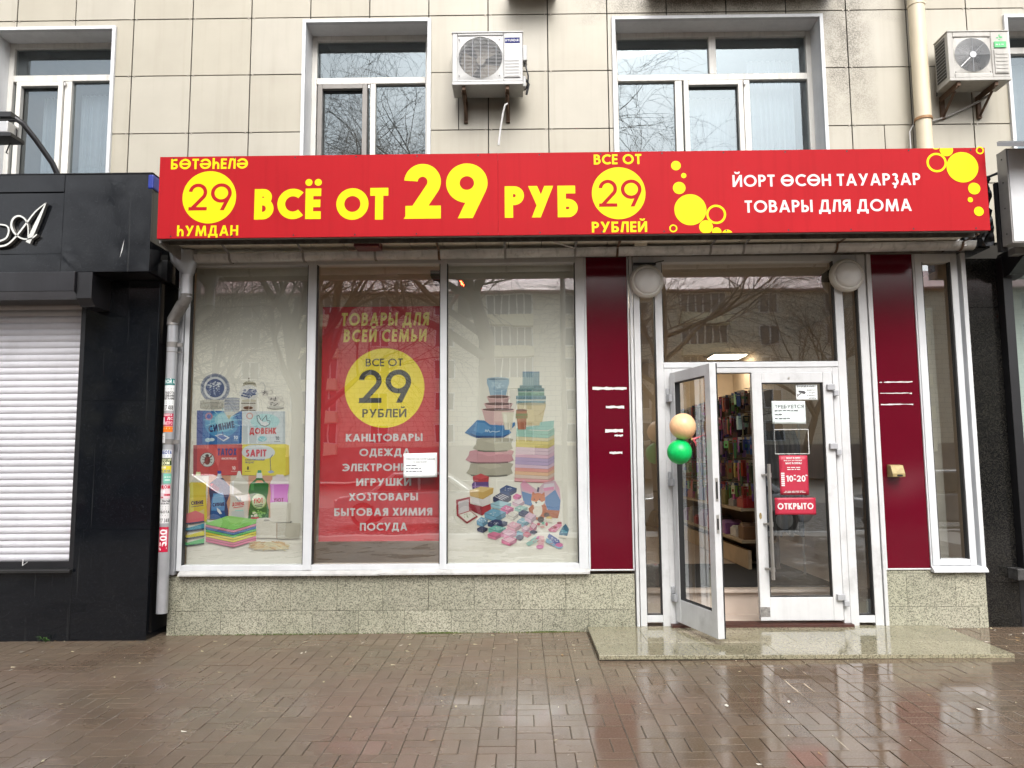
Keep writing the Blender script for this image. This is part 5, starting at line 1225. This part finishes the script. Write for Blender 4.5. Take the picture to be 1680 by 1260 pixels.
pr = thing('window_print','cream window print with buckets, pillows, towels and folded socks, right pane','window print',(-.09,PY_,.6),'printed panels behind the display window')
obj('backing', MB().box(-.688,.518,PY_,PY_+.006,.60,3.415), m_print_bg, pr)
mb = MB(); A = Art(mb,750,590,7.41,PY_-.0005)
A.poly([(358,235),(636,235),(590,450),(405,450)],(140,168,186)); A.poly([(370,240),(430,240),(450,450),(410,450)],(160,186,200)); A.ell(497,235,139,22,(170,190,200)); A.ell(497,238,122,14,(110,134,150)); A.arc(497,265,132,122,12,(160,184,198),0,180); A.spots(490,310,85,45,22,12,(178,200,210),7)
for (cx,cy,rx,hh,c) in ((502,455,145,95,(192,158,154)),(502,540,180,90,(194,160,156)),(500,610,208,190,(202,170,166))):
    A.poly([(cx-rx*.94,cy+10),(cx+rx*.94,cy+10),(cx+rx*.7,cy+hh),(cx-rx*.7,cy+hh)],c); A.poly([(cx+rx*.5,cy+10),(cx+rx*.94,cy+10),(cx+rx*.7,cy+hh),(cx+rx*.45,cy+hh)],tuple(v*.9 for v in c)); A.ell(cx,cy,rx,26,(216,184,178)); A.ell(cx,cy-2,rx*.92,19,(110,86,82))
A.rect(795,150,1000,320,(128,152,160)); [A.rect(800+k*22,155,808+k*22,318,(158,180,184)) for k in range(9)]; A.rect(795,145,1000,156,(110,140,170))
for (x,w,y,c) in ((895,135,312,(96,124,130)),(898,162,345,(100,128,130)),(900,160,395,(120,152,134)),(898,182,440,(104,132,140)),(898,178,500,(110,140,146))): A.rect(x-w,y,x+w,y+44,c); A.rect(x-w,y,x+w,y+9,tuple(v*1.2 for v in c)); A.spots(x,y+24,w*.8,14,16,9,tuple(v*1.15 for v in c),x+y)
A.poly([(722,540),(1080,540),(1025,800),(770,800)],(202,188,150)); A.poly([(740,545),(850,545),(860,800),(790,800)],(212,202,170)); A.ell(900,540,180,16,(170,165,140)); A.arc(905,560,168,130,7,(170,150,110),-20,60)
A.poly([(1010,760),(1180,740),(1170,830),(1100,860),(880,850),(720,880),(720,830),(1000,800)],(150,190,180))
tw = [((152,192,176),2),((206,196,160),1),((206,190,110),2),((210,186,196),2),((214,176,190),1),((176,158,190),2),((206,180,196),1),((214,150,140),1),((216,176,140),1),((206,186,170),1),((208,146,148),1)]
y = 850; k = 0
for c,n in tw:
    for _ in range(n):
        A.poly([(722-k*1.6,y),(1105,y+22),(1105,y+62),(718-k*1.6,y+44)],c); A.poly([(1105,y+22),(1180,y-24),(1184,y+18),(1105,y+62)],tuple(v*.9 for v in c)); A.line([(718-k*1.6,y+44),(1105,y+62),(1184,y+18)],5,tuple(v*.62 for v in c)); y += 42; k += 1
def pillow(y,c,h=150,x0=100,x1=690):
    A.poly([(x0+10,y+h*.76),(x0+48,y+h*.45),(x0+62,y+h*.12),(x0+160,y+h*.02),(x0+300,y),(x1-150,y+h*.02),(x1-50,y+h*.06),(x1-6,y+h*.12),(x1-34,y+h*.45),(x1-12,y+h*.78),(x1-80,y+h*.95),(x1-200,y+h),(x0+150,y+h),(x0+70,y+h*.93)],c)
    A.poly([(x0+140,y+h*.25),(x0+280,y+12),(x1-200,y+20),(x1-140,y+h*.3),(x0+300,y+h*.5)],tuple(min(255,v*1.07) for v in c)); A.poly([(x0+70,y+h*.86),(x0+160,y+h*.92),(x1-200,y+h*.92),(x1-80,y+h*.86),(x1-80,y+h*.95),(x1-200,y+h),(x0+150,y+h),(x0+70,y+h*.93)],tuple(v*.70 for v in c)); A.line([(x0+70,y+h*.93),(x0+150,y+h),(x1-200,y+h),(x1-80,y+h*.95)],7,tuple(v*.5 for v in c))
pillow(1245,(165,160,142),175); pillow(1090,(192,142,148),170,90,700); pillow(945,(172,168,150),175,180,690)
A.poly([(90,890),(180,800),(240,735),(330,740),(400,790),(560,800),(705,760),(705,800),(640,860),(660,890),(560,950),(230,950)],(62,118,166)); A.poly([(230,760),(330,770),(420,830),(300,900),(200,870)],(88,142,186)); A.poly([(130,880),(240,925),(560,925),(655,892),(560,950),(230,950)],(36,70,118)); A.line([(340,880),(350,850),(365,880),(380,850),(400,885),(430,870),(470,880),(520,868)],9,(190,205,216))
A.poly([(540,640),(690,640),(665,850),(580,855)],(204,198,178)); A.poly([(560,660),(600,660),(615,850),(588,850)],(218,214,198)); A.poly([(715,620),(850,620),(835,850),(740,850)],(158,98,72)); A.rect(712,655,856,715,(110,120,70)); A.rect(712,690,856,700,(150,92,66)); A.ell(784,615,68,14,(110,64,48)); A.poly([(735,720),(770,720),(775,850),(748,850)],(176,116,88))
C = Art(mb,740,750,7.875,PY_-.0005-.000012*A.k-.0004)
C.poly([(280,250),(385,212),(490,255),(485,320),(375,342),(285,310)],(166,52,58)); C.poly([(280,250),(385,212),(490,255),(380,285)],(190,72,76)); C.poly([(268,350),(290,322),(485,318),(488,400),(455,430),(280,425)],(92,66,122)); C.rect(305,325,320,425,(170,140,190)); C.rect(275,372,480,384,(150,120,176))
C.poly([(238,430),(410,455),(550,395),(540,470),(410,545),(245,500)],(190,156,88)); C.poly([(238,430),(380,380),(550,395),(410,455)],(212,184,124)); C.poly([(260,520),(415,545),(510,490),(505,600),(410,640),(265,590)],(210,204,200)); C.poly([(240,600),(410,640),(515,600),(515,680),(400,755),(245,680)],(160,44,54)); C.poly([(240,600),(410,640),(400,755),(245,680)],(140,36,48))
C.poly([(65,552),(245,512),(250,690),(75,755)],(160,58,66)); C.poly([(92,575),(228,540),(232,690),(98,735)],(196,190,190)); C.poly([(75,755),(250,690),(350,770),(205,860)],(150,44,54)); C.poly([(105,745),(248,700),(325,760),(205,835)],(226,220,206)); C.spots(215,760,60,28,9,7,(140,150,120),3)
C.poly([(895,350),(935,300),(1110,420),(1200,330),(1345,300),(1415,560),(1405,690),(1150,670),(960,600),(905,480)],(196,168,178)); C.poly([(910,440),(1040,480),(1060,640),(940,600)],(72,116,164)); C.poly([(1215,520),(1345,420),(1415,560),(1400,690),(1255,690),(1215,600)],(72,116,164)); C.poly([(900,350),(940,290),(1080,430),(1060,470),(930,420)],(210,150,172)); C.poly([(1200,350),(1330,335),(1340,415),(1190,425)],(206,200,206)); C.poly([(1190,400),(1330,380),(1330,420),(1200,440)],(210,140,170)); C.poly([(1340,300),(1400,400),(1420,560),(1370,430)],(206,160,176)); C.poly([(1240,680),(1405,690),(1380,790),(1250,780)],(168,92,48))
# plush animal
C.ell(1130,690,110,125,(176,96,52)); C.ell(1118,680,62,95,(216,208,192)); C.poly([(1000,660),(1060,610),(1075,660),(1020,740)],(170,90,48)); C.poly([(1195,620),(1255,720),(1270,790),(1215,770)],(170,90,48)); C.ell(1125,545,92,82,(190,106,54)); C.poly([(1040,500),(1055,445),(1100,480)],(176,92,46)); C.poly([(1170,480),(1205,448),(1215,510)],(176,92,46)); C.poly([(1035,560),(1100,580),(1130,555),(1175,580),(1215,560),(1190,615),(1105,640),(1050,610)],(226,220,206)); C.ell(1100,588,14,11,(35,28,26)); C.ell(1075,545,9,9,(40,28,22)); C.ell(1146,545,9,9,(40,28,22)); C.ell(1160,805,42,40,(62,44,36)); C.ell(1235,745,38,30,(84,54,40)); C.line([(1130,390),(1120,450)],26,(70,60,90))
# heap of folded socks
rn = random.Random(14)
def sock(x,y,w,h,c,pat=None):
    C.poly([(x,y+h*.35),(x+w*.4,y),(x+w,y+h*.28),(x+w*.98,y+h*.62),(x+w*.55,y+h),(x+w*.02,y+h*.70)],c); C.poly([(x+w*.55,y+h*.66),(x+w,y+h*.28),(x+w*.98,y+h*.62),(x+w*.55,y+h)],tuple(v*.78 for v in c)); C.line([(x,y+h*.35),(x+w*.55,y+h*.66),(x+w,y+h*.28)],5,tuple(v*.6 for v in c))
    if pat == 's':
        for q in range(4): C.line([(x+w*(.12+.12*q),y+h*(.30-.06*q)),(x+w*(.55+.10*q),y+h*(.60-.08*q))],7,(222,214,216))
    elif pat: C.spots(x+w*.5,y+h*.36,w*.32,h*.17,9,6,(226,226,226),int(x+y))
pal = [(112,164,186),(44,62,104),(206,150,168),(196,186,190),(130,186,176),(206,108,146),(200,196,186)]
heap = [(630,360,220,150,(44,70,118),'d'),(800,470,110,90,(206,96,150),None),(540,460,240,160,(40,48,84),'s'),(790,540,160,110,(206,170,184),'s'),(510,560,270,120,(150,186,196),None),(640,620,170,120,(204,104,150),'d'),(820,620,170,100,(150,190,180),'d'),(870,680,150,100,(42,52,90),None),(430,660,280,180,(112,160,184),'d'),(720,700,150,120,(206,200,186),'d'),(470,800,260,130,(44,56,96),'d'),(850,780,165,130,(126,170,186),'d'),(950,710,150,150,(208,176,192),None),(330,770,145,140,(110,158,184),'d'),(335,890,140,90,(48,52,84),None),(720,830,190,140,(214,160,172),'d'),(480,880,230,120,(120,184,170),'d'),(910,880,110,110,(206,160,178),'s'),(1015,840,95,140,(196,110,136),'s'),(470,960,190,110,(210,120,150),None),(820,950,120,110,(110,160,176),None),(640,920,210,150,(216,150,176),'s'),(930,960,110,80,(190,80,100),None),(650,1020,200,130,(206,96,140),'s'),(840,1000,100,80,(44,54,92),None),(1015,940,100,60,(40,44,76),None)]
for x,y,w,h,c,p in heap: sock(x,y,w,h,c,p)
for cx,cy,a,c,c2 in ((1070,1075,-35,(150,190,180),(206,110,160)),(1165,1090,8,(226,176,180),(206,110,160)),(1325,1110,20,(126,170,196),(126,170,196)),(1340,1070,35,(58,84,150),(206,110,160))):
    ca,sa = cos(rad(a)),sin(rad(a)); T = lambda u,v: (cx+u*ca-v*sa, cy+u*sa+v*ca)
    pts = [(-30,-75),(30,-75),(45,60),(20,90),(-45,80)] if abs(a)<10 else [(-110,-28),(40,-34),(110,10),(90,48),(20,40),(-100,24)]
    C.poly([T(*q) for q in pts],c); q = T(*( (-8,70) if abs(a)<10 else (84,18))); C.ell(q[0],q[1],48,26,c2); q = T(0,0); C.spots(q[0],q[1],60,34,14,6,(230,225,228) if c[2]>140 and c[0]<100 else (190,90,110),int(cx))
C.poly([(1250,930),(1330,880),(1420,830),(1435,880),(1350,970),(1270,960)],(206,120,146)); C.ell(1330,905,36,18,(150,40,60)); C.ell(1400,850,32,16,(150,40,60)); C.spots(1340,920,70,30,12,7,(226,190,200),8); C.poly([(1395,980),(1440,900),(1480,860),(1525,930),(1500,1020),(1400,1010)],(52,104,130)); C.spots(1460,960,50,50,24,8,(110,170,186),9); C.poly([(1395,1005),(1500,1018),(1490,1045),(1400,1035)],(216,206,190)); C.ell(1265,785,38,20,(206,176,90)); C.poly([(1215,790),(1310,800),(1310,850),(1230,830)],(222,210,190)); C.ell(1190,850,20,16,(80,160,130)); C.ell(1235,865,16,24,(190,60,80)); C.ell(1130,865,24,18,(180,70,80)); C.ell(1180,900,30,16,(196,150,140))
obj('picture', mb, m_attr, pr)

# red hanging poster in the middle pane
QY = 7.30
po = thing('poster','red poster with a yellow disc and a white list of goods in the middle pane','poster',(-1.3,QY,.8))
a = RC(526,503,723,888,QY); obj('sheet', MB().box(a[0],a[1]+.02,QY,QY+.004,a[2],a[3]), M('red_poster_film',(.58,.020,.030),.45,var=.06,vs=1.5), po)
def pl(s,x0,y0,x1,y1,mat,t=.19,parent=po,yo=.001,**k):
    mb = MB(); ptext(mb,s,500+x0/2.52,420+y0/2.52,500+x1/2.52,420+y1/2.52,QY-yo,t=t,**k); return obj('lettering',mb,mat,parent)
m_py = M('poster_yellow',(.95,.76,.03),.45,var=.03); m_ink = M('poster_dark_ink',(.045,.045,.045),.45); m_old = M('poster_ochre',(.90,.72,.16),.45)
pl('ТОВАРЫ ДЛЯ',150,234,512,288,m_old,t=.21,gap=.16,slant=.08); pl('ВСЕЙ СЕМЬИ',160,303,502,355,m_old,t=.21,gap=.2,slant=.08)
mb = MB(); pdisc(mb,500+330/2.52,420+545/2.52,165/2.52,QY-.001,n=64); yd = obj('yellow_disc',mb,m_py,po)
pl('ВСЕ ОТ',252,424,405,456,m_ink,parent=yd,yo=.0016,t=.16); pl('29',222,470,440,607,m_ink,parent=yd,yo=.0016,t=.15,gap=.1); pl('РУБЛЕЙ',238,632,420,667,m_ink,parent=yd,yo=.0016,t=.17)
for s,x0,y0,x1,y1 in (('КАНЦТОВАРЫ',170,735,487,766),('ОДЕЖДА',226,796,436,827),('ЭЛЕКТРОНИКА',157,858,490,889),('ИГРУШКИ',213,919,440,950),('ХОЗТОВАРЫ',183,980,468,1011),('БЫТОВАЯ ХИМИЯ',122,1042,527,1074),('ПОСУДА',228,1103,424,1135)):
    pl(s,x0,y0,x1,y1,m_whitefilm,t=.2)
def sheet(name,px0,py0,px1,py1,Y,mat,label,cat,tilt=0,wob=0,parent=None,th=.0012):
    a,b,c,d = RC(px0,py0,px1,py1,Y); mb = MB(); n = 8
    V = lambda i,j: (a+(b-a)*i/n, Y-wob*(sin(i*1.3+j)*.5+.5)*(1 if j<3 else .4), c+(d-c)*j/n+tilt*(i/n-.5))
    vs = [V(i,j) for j in range(n+1) for i in range(n+1)]
    mb.add(vs,[(j*(n+1)+i,j*(n+1)+i+1,(j+1)*(n+1)+i+1,(j+1)*(n+1)+i) for j in range(n) for i in range(n)])
    o = obj(name, mb, mat, smooth=70)
    m = o.modifiers.new('thickness','SOLIDIFY'); m.thickness = th; m.offset = -1
    return tag(o,label,cat),(a,b,c,d)
o,q = sheet('paper_notice',662,743.5,717,783.5,GY-.003,m_paper,'small white paper notice taped over the red poster','notice',tilt=.006)
mb = MB(); w=q[1]-q[0]; h=q[3]-q[2]
text(mb,'ТРЕБУЕТСЯ СОТРУДНИК',q[0]+w*.06,q[1]-w*.06,q[2]+h*.72,q[2]+h*.79,GY-.0046,t=.15); text(mb,'В МАГАЗИН',q[0]+w*.3,q[1]-w*.3,q[2]+h*.61,q[2]+h*.67,GY-.0046,t=.15); small_lines(mb,q[0]+w*.08,q[0]+w*.6,q[2]+h*.2,q[2]+h*.56,GY-.0046,3,centre=False)
hang(obj('lettering',mb,M('grey_ink',(.22,.23,.25),.6)),o)
# notices on the right door leaf
DYN = 7.1435-.0
o,q = sheet('sticker',1306,631,1341,656.5,DYN,m_paper,'white video camera warning sticker at the top of the right door glass','sticker')
mb = MB(); w=q[1]-q[0]; h=q[3]-q[2]; y=DYN-.0016
text(mb,'ВНИМАНИЕ!',q[0]+w*.06,q[0]+w*.92,q[2]+h*.82,q[2]+h*.95,y,t=.18,gap=.2)
for k,s in enumerate(('ВЕДЕТСЯ','АУДИО','И ВИДЕО','ЗАПИСЬ')): text(mb,s,q[0]+w*(.5 if k in(0,2) else .58),q[0]+w*.92,q[2]+h*(.60-.17*k),q[2]+h*(.69-.17*k),y,t=.16)
for p in ([(.10,.62),(.38,.60),(.46,.50),(.40,.38),(.14,.50)],[(.08,.28),(.12,.30),(.24,.42),(.20,.46),(.10,.36)],[(.05,.22),(.09,.22),(.09,.42),(.05,.42)]): mb.flat([(q[0]+w*u,q[2]+h*v) for u,v in p[::-1]] if sum(p[k][0]*p[(k+1)%len(p)][1]-p[(k+1)%len(p)][0]*p[k][1] for k in range(len(p)))<0 else [(q[0]+w*u,q[2]+h*v) for u,v in p],y)
hang(obj('lettering',mb,M('sticker_ink',(.07,.07,.075),.5)),o)
o,q = sheet('paper_notice',1266.5,658,1321.5,695.5,DYN-.002,M('creased_pale_paper',(.70,.78,.77),.6,var=.05),'creased pale job notice in the upper part of the right door glass','notice',wob=.006,tilt=-.004)
mb = MB(); w=q[1]-q[0]; h=q[3]-q[2]; y=DYN-.0095
text(mb,'ТРЕБУЕТСЯ',q[0]+w*.09,q[0]+w*.95,q[2]+h*.69,q[2]+h*.84,y,t=.13,gap=.16); small_lines(mb,q[0]+w*.08,q[0]+w*.9,q[2]+h*.55,q[2]+h*.64,y,1,centre=False); small_lines(mb,q[0]+w*.08,q[0]+w*.35,q[2]+h*.38,q[2]+h*.48,y,1,centre=False); small_lines(mb,q[0]+w*.08,q[0]+w*.6,q[2]+h*.2,q[2]+h*.3,y,1,centre=False)
hang(obj('lettering',mb,M('notice_ink',(.12,.13,.14),.6)),o)
a = RC(1271,704,1327,745,DYN); tag(obj('clear_pocket', MB().box(a[0],a[1],DYN-.003,DYN-.0025,a[2],a[2]+.006).box(a[0],a[1],DYN-.003,DYN-.0025,a[3]-.006,a[3]).box(a[1]-.006,a[1],DYN-.003,DYN-.0025,a[2]+.006,a[3]-.006).box(a[0],a[0]+.002,DYN-.003,DYN-.0025,a[2]+.006,a[3]-.006), M('pocket_edge',(.6,.62,.60),.3)),'empty clear plastic pocket on the right door glass under the job notice','pocket')
m_red2 = M('red_notice_film',(.42,.02,.05),.45,var=.05)
o,q = sheet('hours_sign',1279,747,1326,812,DYN,m_red2,'red opening hours sign reading 10 to 20 on the right door glass','sign')
mb = MB(); w=q[1]-q[0]; h=q[3]-q[2]; y=DYN-.0016
text(mb,'МАГАЗИН',q[0]+w*.26,q[0]+w*.74,q[2]+h*.91,q[2]+h*.955,y,t=.2); text(mb,'ВСЕ ОТ 29 РУБЛЕЙ',q[0]+w*.17,q[0]+w*.8,q[2]+h*.852,q[2]+h*.882,y,t=.2); text(mb,'МАГАЗИНЫ',q[0]+w*.22,q[0]+w*.78,q[2]+h*.775,q[2]+h*.825,y,t=.2); small_lines(mb,q[0]+w*.25,q[0]+w*.75,q[2]+h*.62,q[2]+h*.72,y,2)
text(mb,'10-20',q[0]+w*.23,q[0]+w*.90,q[2]+h*.335,q[2]+h*.49,y,t=.2,gap=.08)
for k in range(7): z=q[2]+h*(.225+.05*k); mb.flat([(q[0]+w*.05,z),(q[0]+w*.17,z),(q[0]+w*.17,z+h*.036),(q[0]+w*.05,z+h*.036)],y)
for u in (.49,.90): mb.flat([(q[0]+w*u,q[2]+h*.475),(q[0]+w*(u+.07),q[2]+h*.475),(q[0]+w*(u+.07),q[2]+h*.505),(q[0]+w*u,q[2]+h*.505)],y)
small_lines(mb,q[0]+w*.12,q[0]+w*.88,q[2]+h*.05,q[2]+h*.11,y,2)
hang(obj('lettering',mb,m_whitefilm),o)
o,q = sheet('open_sign',1271.5,816.5,1338.5,844.5,DYN-.002,m_red2,'red sign reading open hanging below the opening hours on the door','sign')
mb = MB(); text(mb,'ОТКРЫТО',q[0]+.022,q[1]-.022,q[2]+.049,q[3]-.048,DYN-.0036,t=.21); hang(obj('lettering',mb,m_whitefilm),o)
hang(obj('cord', MB().tube([(q[0]+.27,DYN-.002,q[3]+.02),(q[1]-.002,DYN-.002,q[3]-.004)],.0012,4), m_dark),o)
# ------------------------------------------------------------------ the other side of the street (seen in the glass)
BY = -56
ob = thing('opposite_building','beige five storey apartment block with a dull pink roof across the street','building',(0,BY,0))
brick = N('pale_block_wall'); bk = brick.n('TexBrick'); bk.inputs['Scale'].default_value = 1; bk.inputs['Brick Width'].default_value = .9; bk.inputs['Row Height'].default_value = .45; bk.inputs['Mortar Size'].default_value = .02
bk.inputs['Color1'].default_value = (.68,.61,.47,1); bk.inputs['Color2'].default_value = (.75,.69,.55,1); bk.inputs['Mortar'].default_value = (.40,.36,.29,1)
sp = brick.n('SeparateXYZ'); cb = brick.n('CombineXYZ'); brick.l(brick.coords(), sp.inputs[0]); brick.l(sp.outputs['X'], cb.inputs['X']); brick.l(sp.outputs['Z'], cb.inputs['Y']); brick.l(cb.outputs[0], bk.inputs['Vector']); brick.l(bk.outputs['Color'], brick.b.inputs['Base Color']); brick.b.inputs['Roughness'].default_value = .8
HB = 17.2
obj('wall', MB().box(-48,52,BY-12,BY,0,HB), brick.mat, ob)
obj('roof', MB().prismx([(BY+.9,HB),(BY+.9,HB+.15),(BY-6,HB+3.4),(BY-13,HB+.15),(BY-13,HB)],-49,53), M('dull_pink_roof',(.44,.20,.19),.5,var=.15,vs=2), ob)
obj('ground_floor_band', MB().box(-48,52,BY+.01,BY+.25,0,3.1), M('shop_band',(.20,.17,.15),.6,var=.4,vs=.6), ob)
m_dkg = M('dark_window_glass',(.05,.06,.065),.05)
m_wfr = M('white_window_frame',(.72,.72,.70),.5); m_balc = M('cream_balcony',(.82,.74,.50),.7,var=.1)
def bwin(x,z,w,h,n):
    p = part('window',ob)
    obj('glazing', MB().box(x-w/2,x+w/2,BY+.02,BY+.05,z,z+h), m_dkg, p)
    mb = MB().box(x-w/2-.08,x+w/2+.08,BY+.05,BY+.12,z-.1,z).box(x-w/2-.08,x+w/2+.08,BY+.05,BY+.12,z+h,z+h+.1)
    for k in range(n+1): xx = x-w/2+w*k/n; mb.box(xx-.06,xx+.06,BY+.05,BY+.12,z,z+h)
    obj('frame', mb, m_wfr, p); return p
proto = {}
for r in range(5):
    for c in range(16):
        x = -43+c*6; z = 3.5+r*2.95; big = c%3 == 1
        key = big
        if key not in proto: proto[key] = (bwin(0,0,4.2 if big else 1.7,1.75 if big else 1.6,6 if big else 2)); p = proto[key]
        else:
            s = proto[key]; p = s.copy(); S.collection.objects.link(p)
            for ch in s.children: q = ch.copy(); S.collection.objects.link(q); q.parent = p; q.matrix_parent_inverse = ch.matrix_parent_inverse.copy()
        p.location = (x,0-BY*0,z)
        if big: obj('balcony', MB().box(x-2.2,x+2.2,BY+.13,BY+1.0,z-1.15,z-.1), m_balc, ob)
# bare trees
def tree(x, y, h, r, seed, label, spread=1.0, trunk=.32):
    rn = random.Random(seed); mb = MB(); tw = MB()
    def grow(p, d, L, r, lev):
        n = 5 if lev < 3 else 4; pts = [p]; rs = [r]; q = p.copy(); dd = d.copy()
        for k in range(n):
            dd = (dd+Vector((rn.gauss(0,.11),rn.gauss(0,.11),rn.gauss(0,.08)+(.05 if lev < 3 else -.045*(lev-2)))) ).normalized()
            if (q+dd*L/n).y > -.5: dd.y = -abs(dd.y)*.6; dd.normalize()          # the wind-trimmed side towards the shops
            q = q+dd*L/n; pts.append(q.copy()); rs.append(r*(1-.62*(k+1)/n) if lev else r*(1-.35*(k+1)/n))
        (mb if lev < 2 else tw).tube(pts, rs, 8 if lev == 0 else 6 if lev == 1 else 4 if lev == 2 else 3, caps=False)
        if lev >= 5: return
        cnt = (6,5,6,5,4)[lev]
        for k in range(cnt):
            t = rn.uniform(.35 if lev else .62,1) if k else 1
            i = min(int(t*n),n-1); f = t*n-i; b = pts[i].lerp(pts[i+1],f); rr = max(rs[i]*.62,.0035)
            ax = Vector((rn.gauss(0,1),rn.gauss(0,1),rn.gauss(.15,.6))).normalized()
            nd = (dd*(.9 if lev else .75)+ax*(.75*spread if k else .35)).normalized()
            grow(b, nd, L*rn.uniform(.55,.8)*(1 if lev else .95), rr, lev+1)
    grow(Vector((x,y,-.02)), Vector((rn.gauss(0,.03),rn.gauss(0,.03),1)), h*.42, r, 0)
    t = thing('bare_tree',label,'tree',(x,y,0),'bare street trees behind the camera')
    obj('trunk', mb, m_bark, t, smooth=60); obj('crown', tw, m_bark, t)
tree(-.6,-2.3,12.5,.22,31,'tall bare tree nearest the shop across the pavement',1.2)
tree(-5.0,-2.6,11.5,.16,41,'bare tree at the kerb facing the narrow upper window',1.15)
tree(3.1,-3.0,11,.14,52,'slim bare tree at the kerb facing the wide upper window',1.0)
tree(-9.6,-3.2,8.6,.17,63,'bare tree at the kerb facing the black fascia',1.2)
tree(-5.6,-6.2,11.5,.19,8,'bare tree further left along the kerb',1.15)
tree(-12,-15.5,12,.2,5,'bare tree across the road on the left')
tree(12,-19,11,.2,77,'bare tree across the road on the right')
# parked cars
def car(x, y, col, cname, lb):
    t = thing('parked_car',lb,'car',(x,y,-.14),'cars along the kerb opposite the shop'); z=-.14
    pm = M(cname,col,.2,coat=.6,var=.03)
    low = [(-2.1,.30),(-2.15,.55),(-2.05,.78),(-1.25,.90),(1.0,.92),(1.85,.95),(2.05,.80),(2.1,.45),(2.0,.28),(1.75,.26),(1.66,.52),(1.4,.62),(1.14,.52),(1.05,.26),(-1.0,.26),(-1.09,.52),(-1.35,.62),(-1.61,.52),(-1.7,.26)]
    obj('body', MB().prism([(x+u,z+v) for u,v in low[::-1]],y-.82,y+.82), pm, t, bevel=.06, seg=3)
    cabin = [(-1.25,.90),(-.55,1.42),(.75,1.45),(1.55,.94)]
    obj('cabin', MB().prism([(x+u,z+v) for u,v in cabin[::-1]],y-.70,y+.70), pm, t, bevel=.08, seg=3)
    for s in (-1,1):
        for poly in ([(-1.0,.95),(-.5,1.36),(.1,1.38),(.1,.95)],[(.17,.95),(.17,1.38),(.7,1.38),(1.25,.96)]):
            obj('side_window', MB().prism([(x+u,z+v) for u,v in poly[::-1]],y+s*.703-.004,y+s*.703+.004), m_dkg, t)
        for wx in (-1.35,1.4):
            w = obj('wheel', MB().lathe([(.31,-.09),(.33,-.06),(.33,.06),(.31,.09)],(x+wx,y+s*.74,z+.33),'y',24), m_rubber, t, smooth=40)
            obj('rim', MB().lathe([(.2,-.1),(.21,.1)],(x+wx,y+s*.745,z+.33),'y',16), m_steel, w)
    for ux_,nm,cm in ((-2.12,'headlight',m_lampglass),(2.06,'tail_light',m_sign)):
        for s in (-.6,.6): obj(nm, MB().box(x+ux_-.03,x+ux_+.03,y+s-.16,y+s+.16,z+.58,z+.72), cm, t, bevel=.02)
car(-8.6,-4.6,(.22,.012,.012),'red_car_paint','dark red hatchback parked across the pavement on the left')
car(-2.9,-7.2,(.62,.62,.60),'white_car_paint','white hatchback passing behind the nearest tree')
car(4.6,-4.4,(.60,.60,.60),'white_car_paint','white hatchback parked opposite the doors')
car(10.2,-4.5,(.16,.17,.18),'grey_car_paint','grey hatchback parked at the far right of the kerb')
# traffic light glowing red
tx,ty = at(764,463,7.19).x/7.19*17.2, 14.38-17.2; tz = 1.52+(at(764,463,7.19).z-1.52)/7.19*17.2
t = thing('traffic_light','traffic light showing red on a tall mast by the road','traffic light',(tx+2.2,ty,0))
obj('mast', MB().tube([(tx+2.2,ty,-.1),(tx+2.2,ty,tz+.3),(tx+1.2,ty,tz+.62),(tx,ty,tz+.62)],.06,10), m_zinc_dark, t, smooth=50)
hs_ = obj('housing', MB().box(tx-.17,tx+.17,ty-.12,ty+.10,tz-.85,tz+.45), m_dark, t, bevel=.02)
m_redl = emit('red_signal',(1,.05,.015),60)
mb = MB()
for k in range(10): a = 2*pi*k/10; mb.lathe([(.026,-.01),(.026,.01)],(tx+.10*cos(a),ty+.112,tz+.10*sin(a)),'y',8)
mb.lathe([(.03,-.01),(.03,.01)],(tx,ty+.112,tz),'y',8)
obj('red_signal', mb, m_redl, t)
mb = MB()
for dx in (-.06,.06): mb.box(tx+dx-.03,tx+dx+.03,ty+.10,ty+.115,tz+.24,tz+.36)
obj('countdown', mb, m_redl, t)
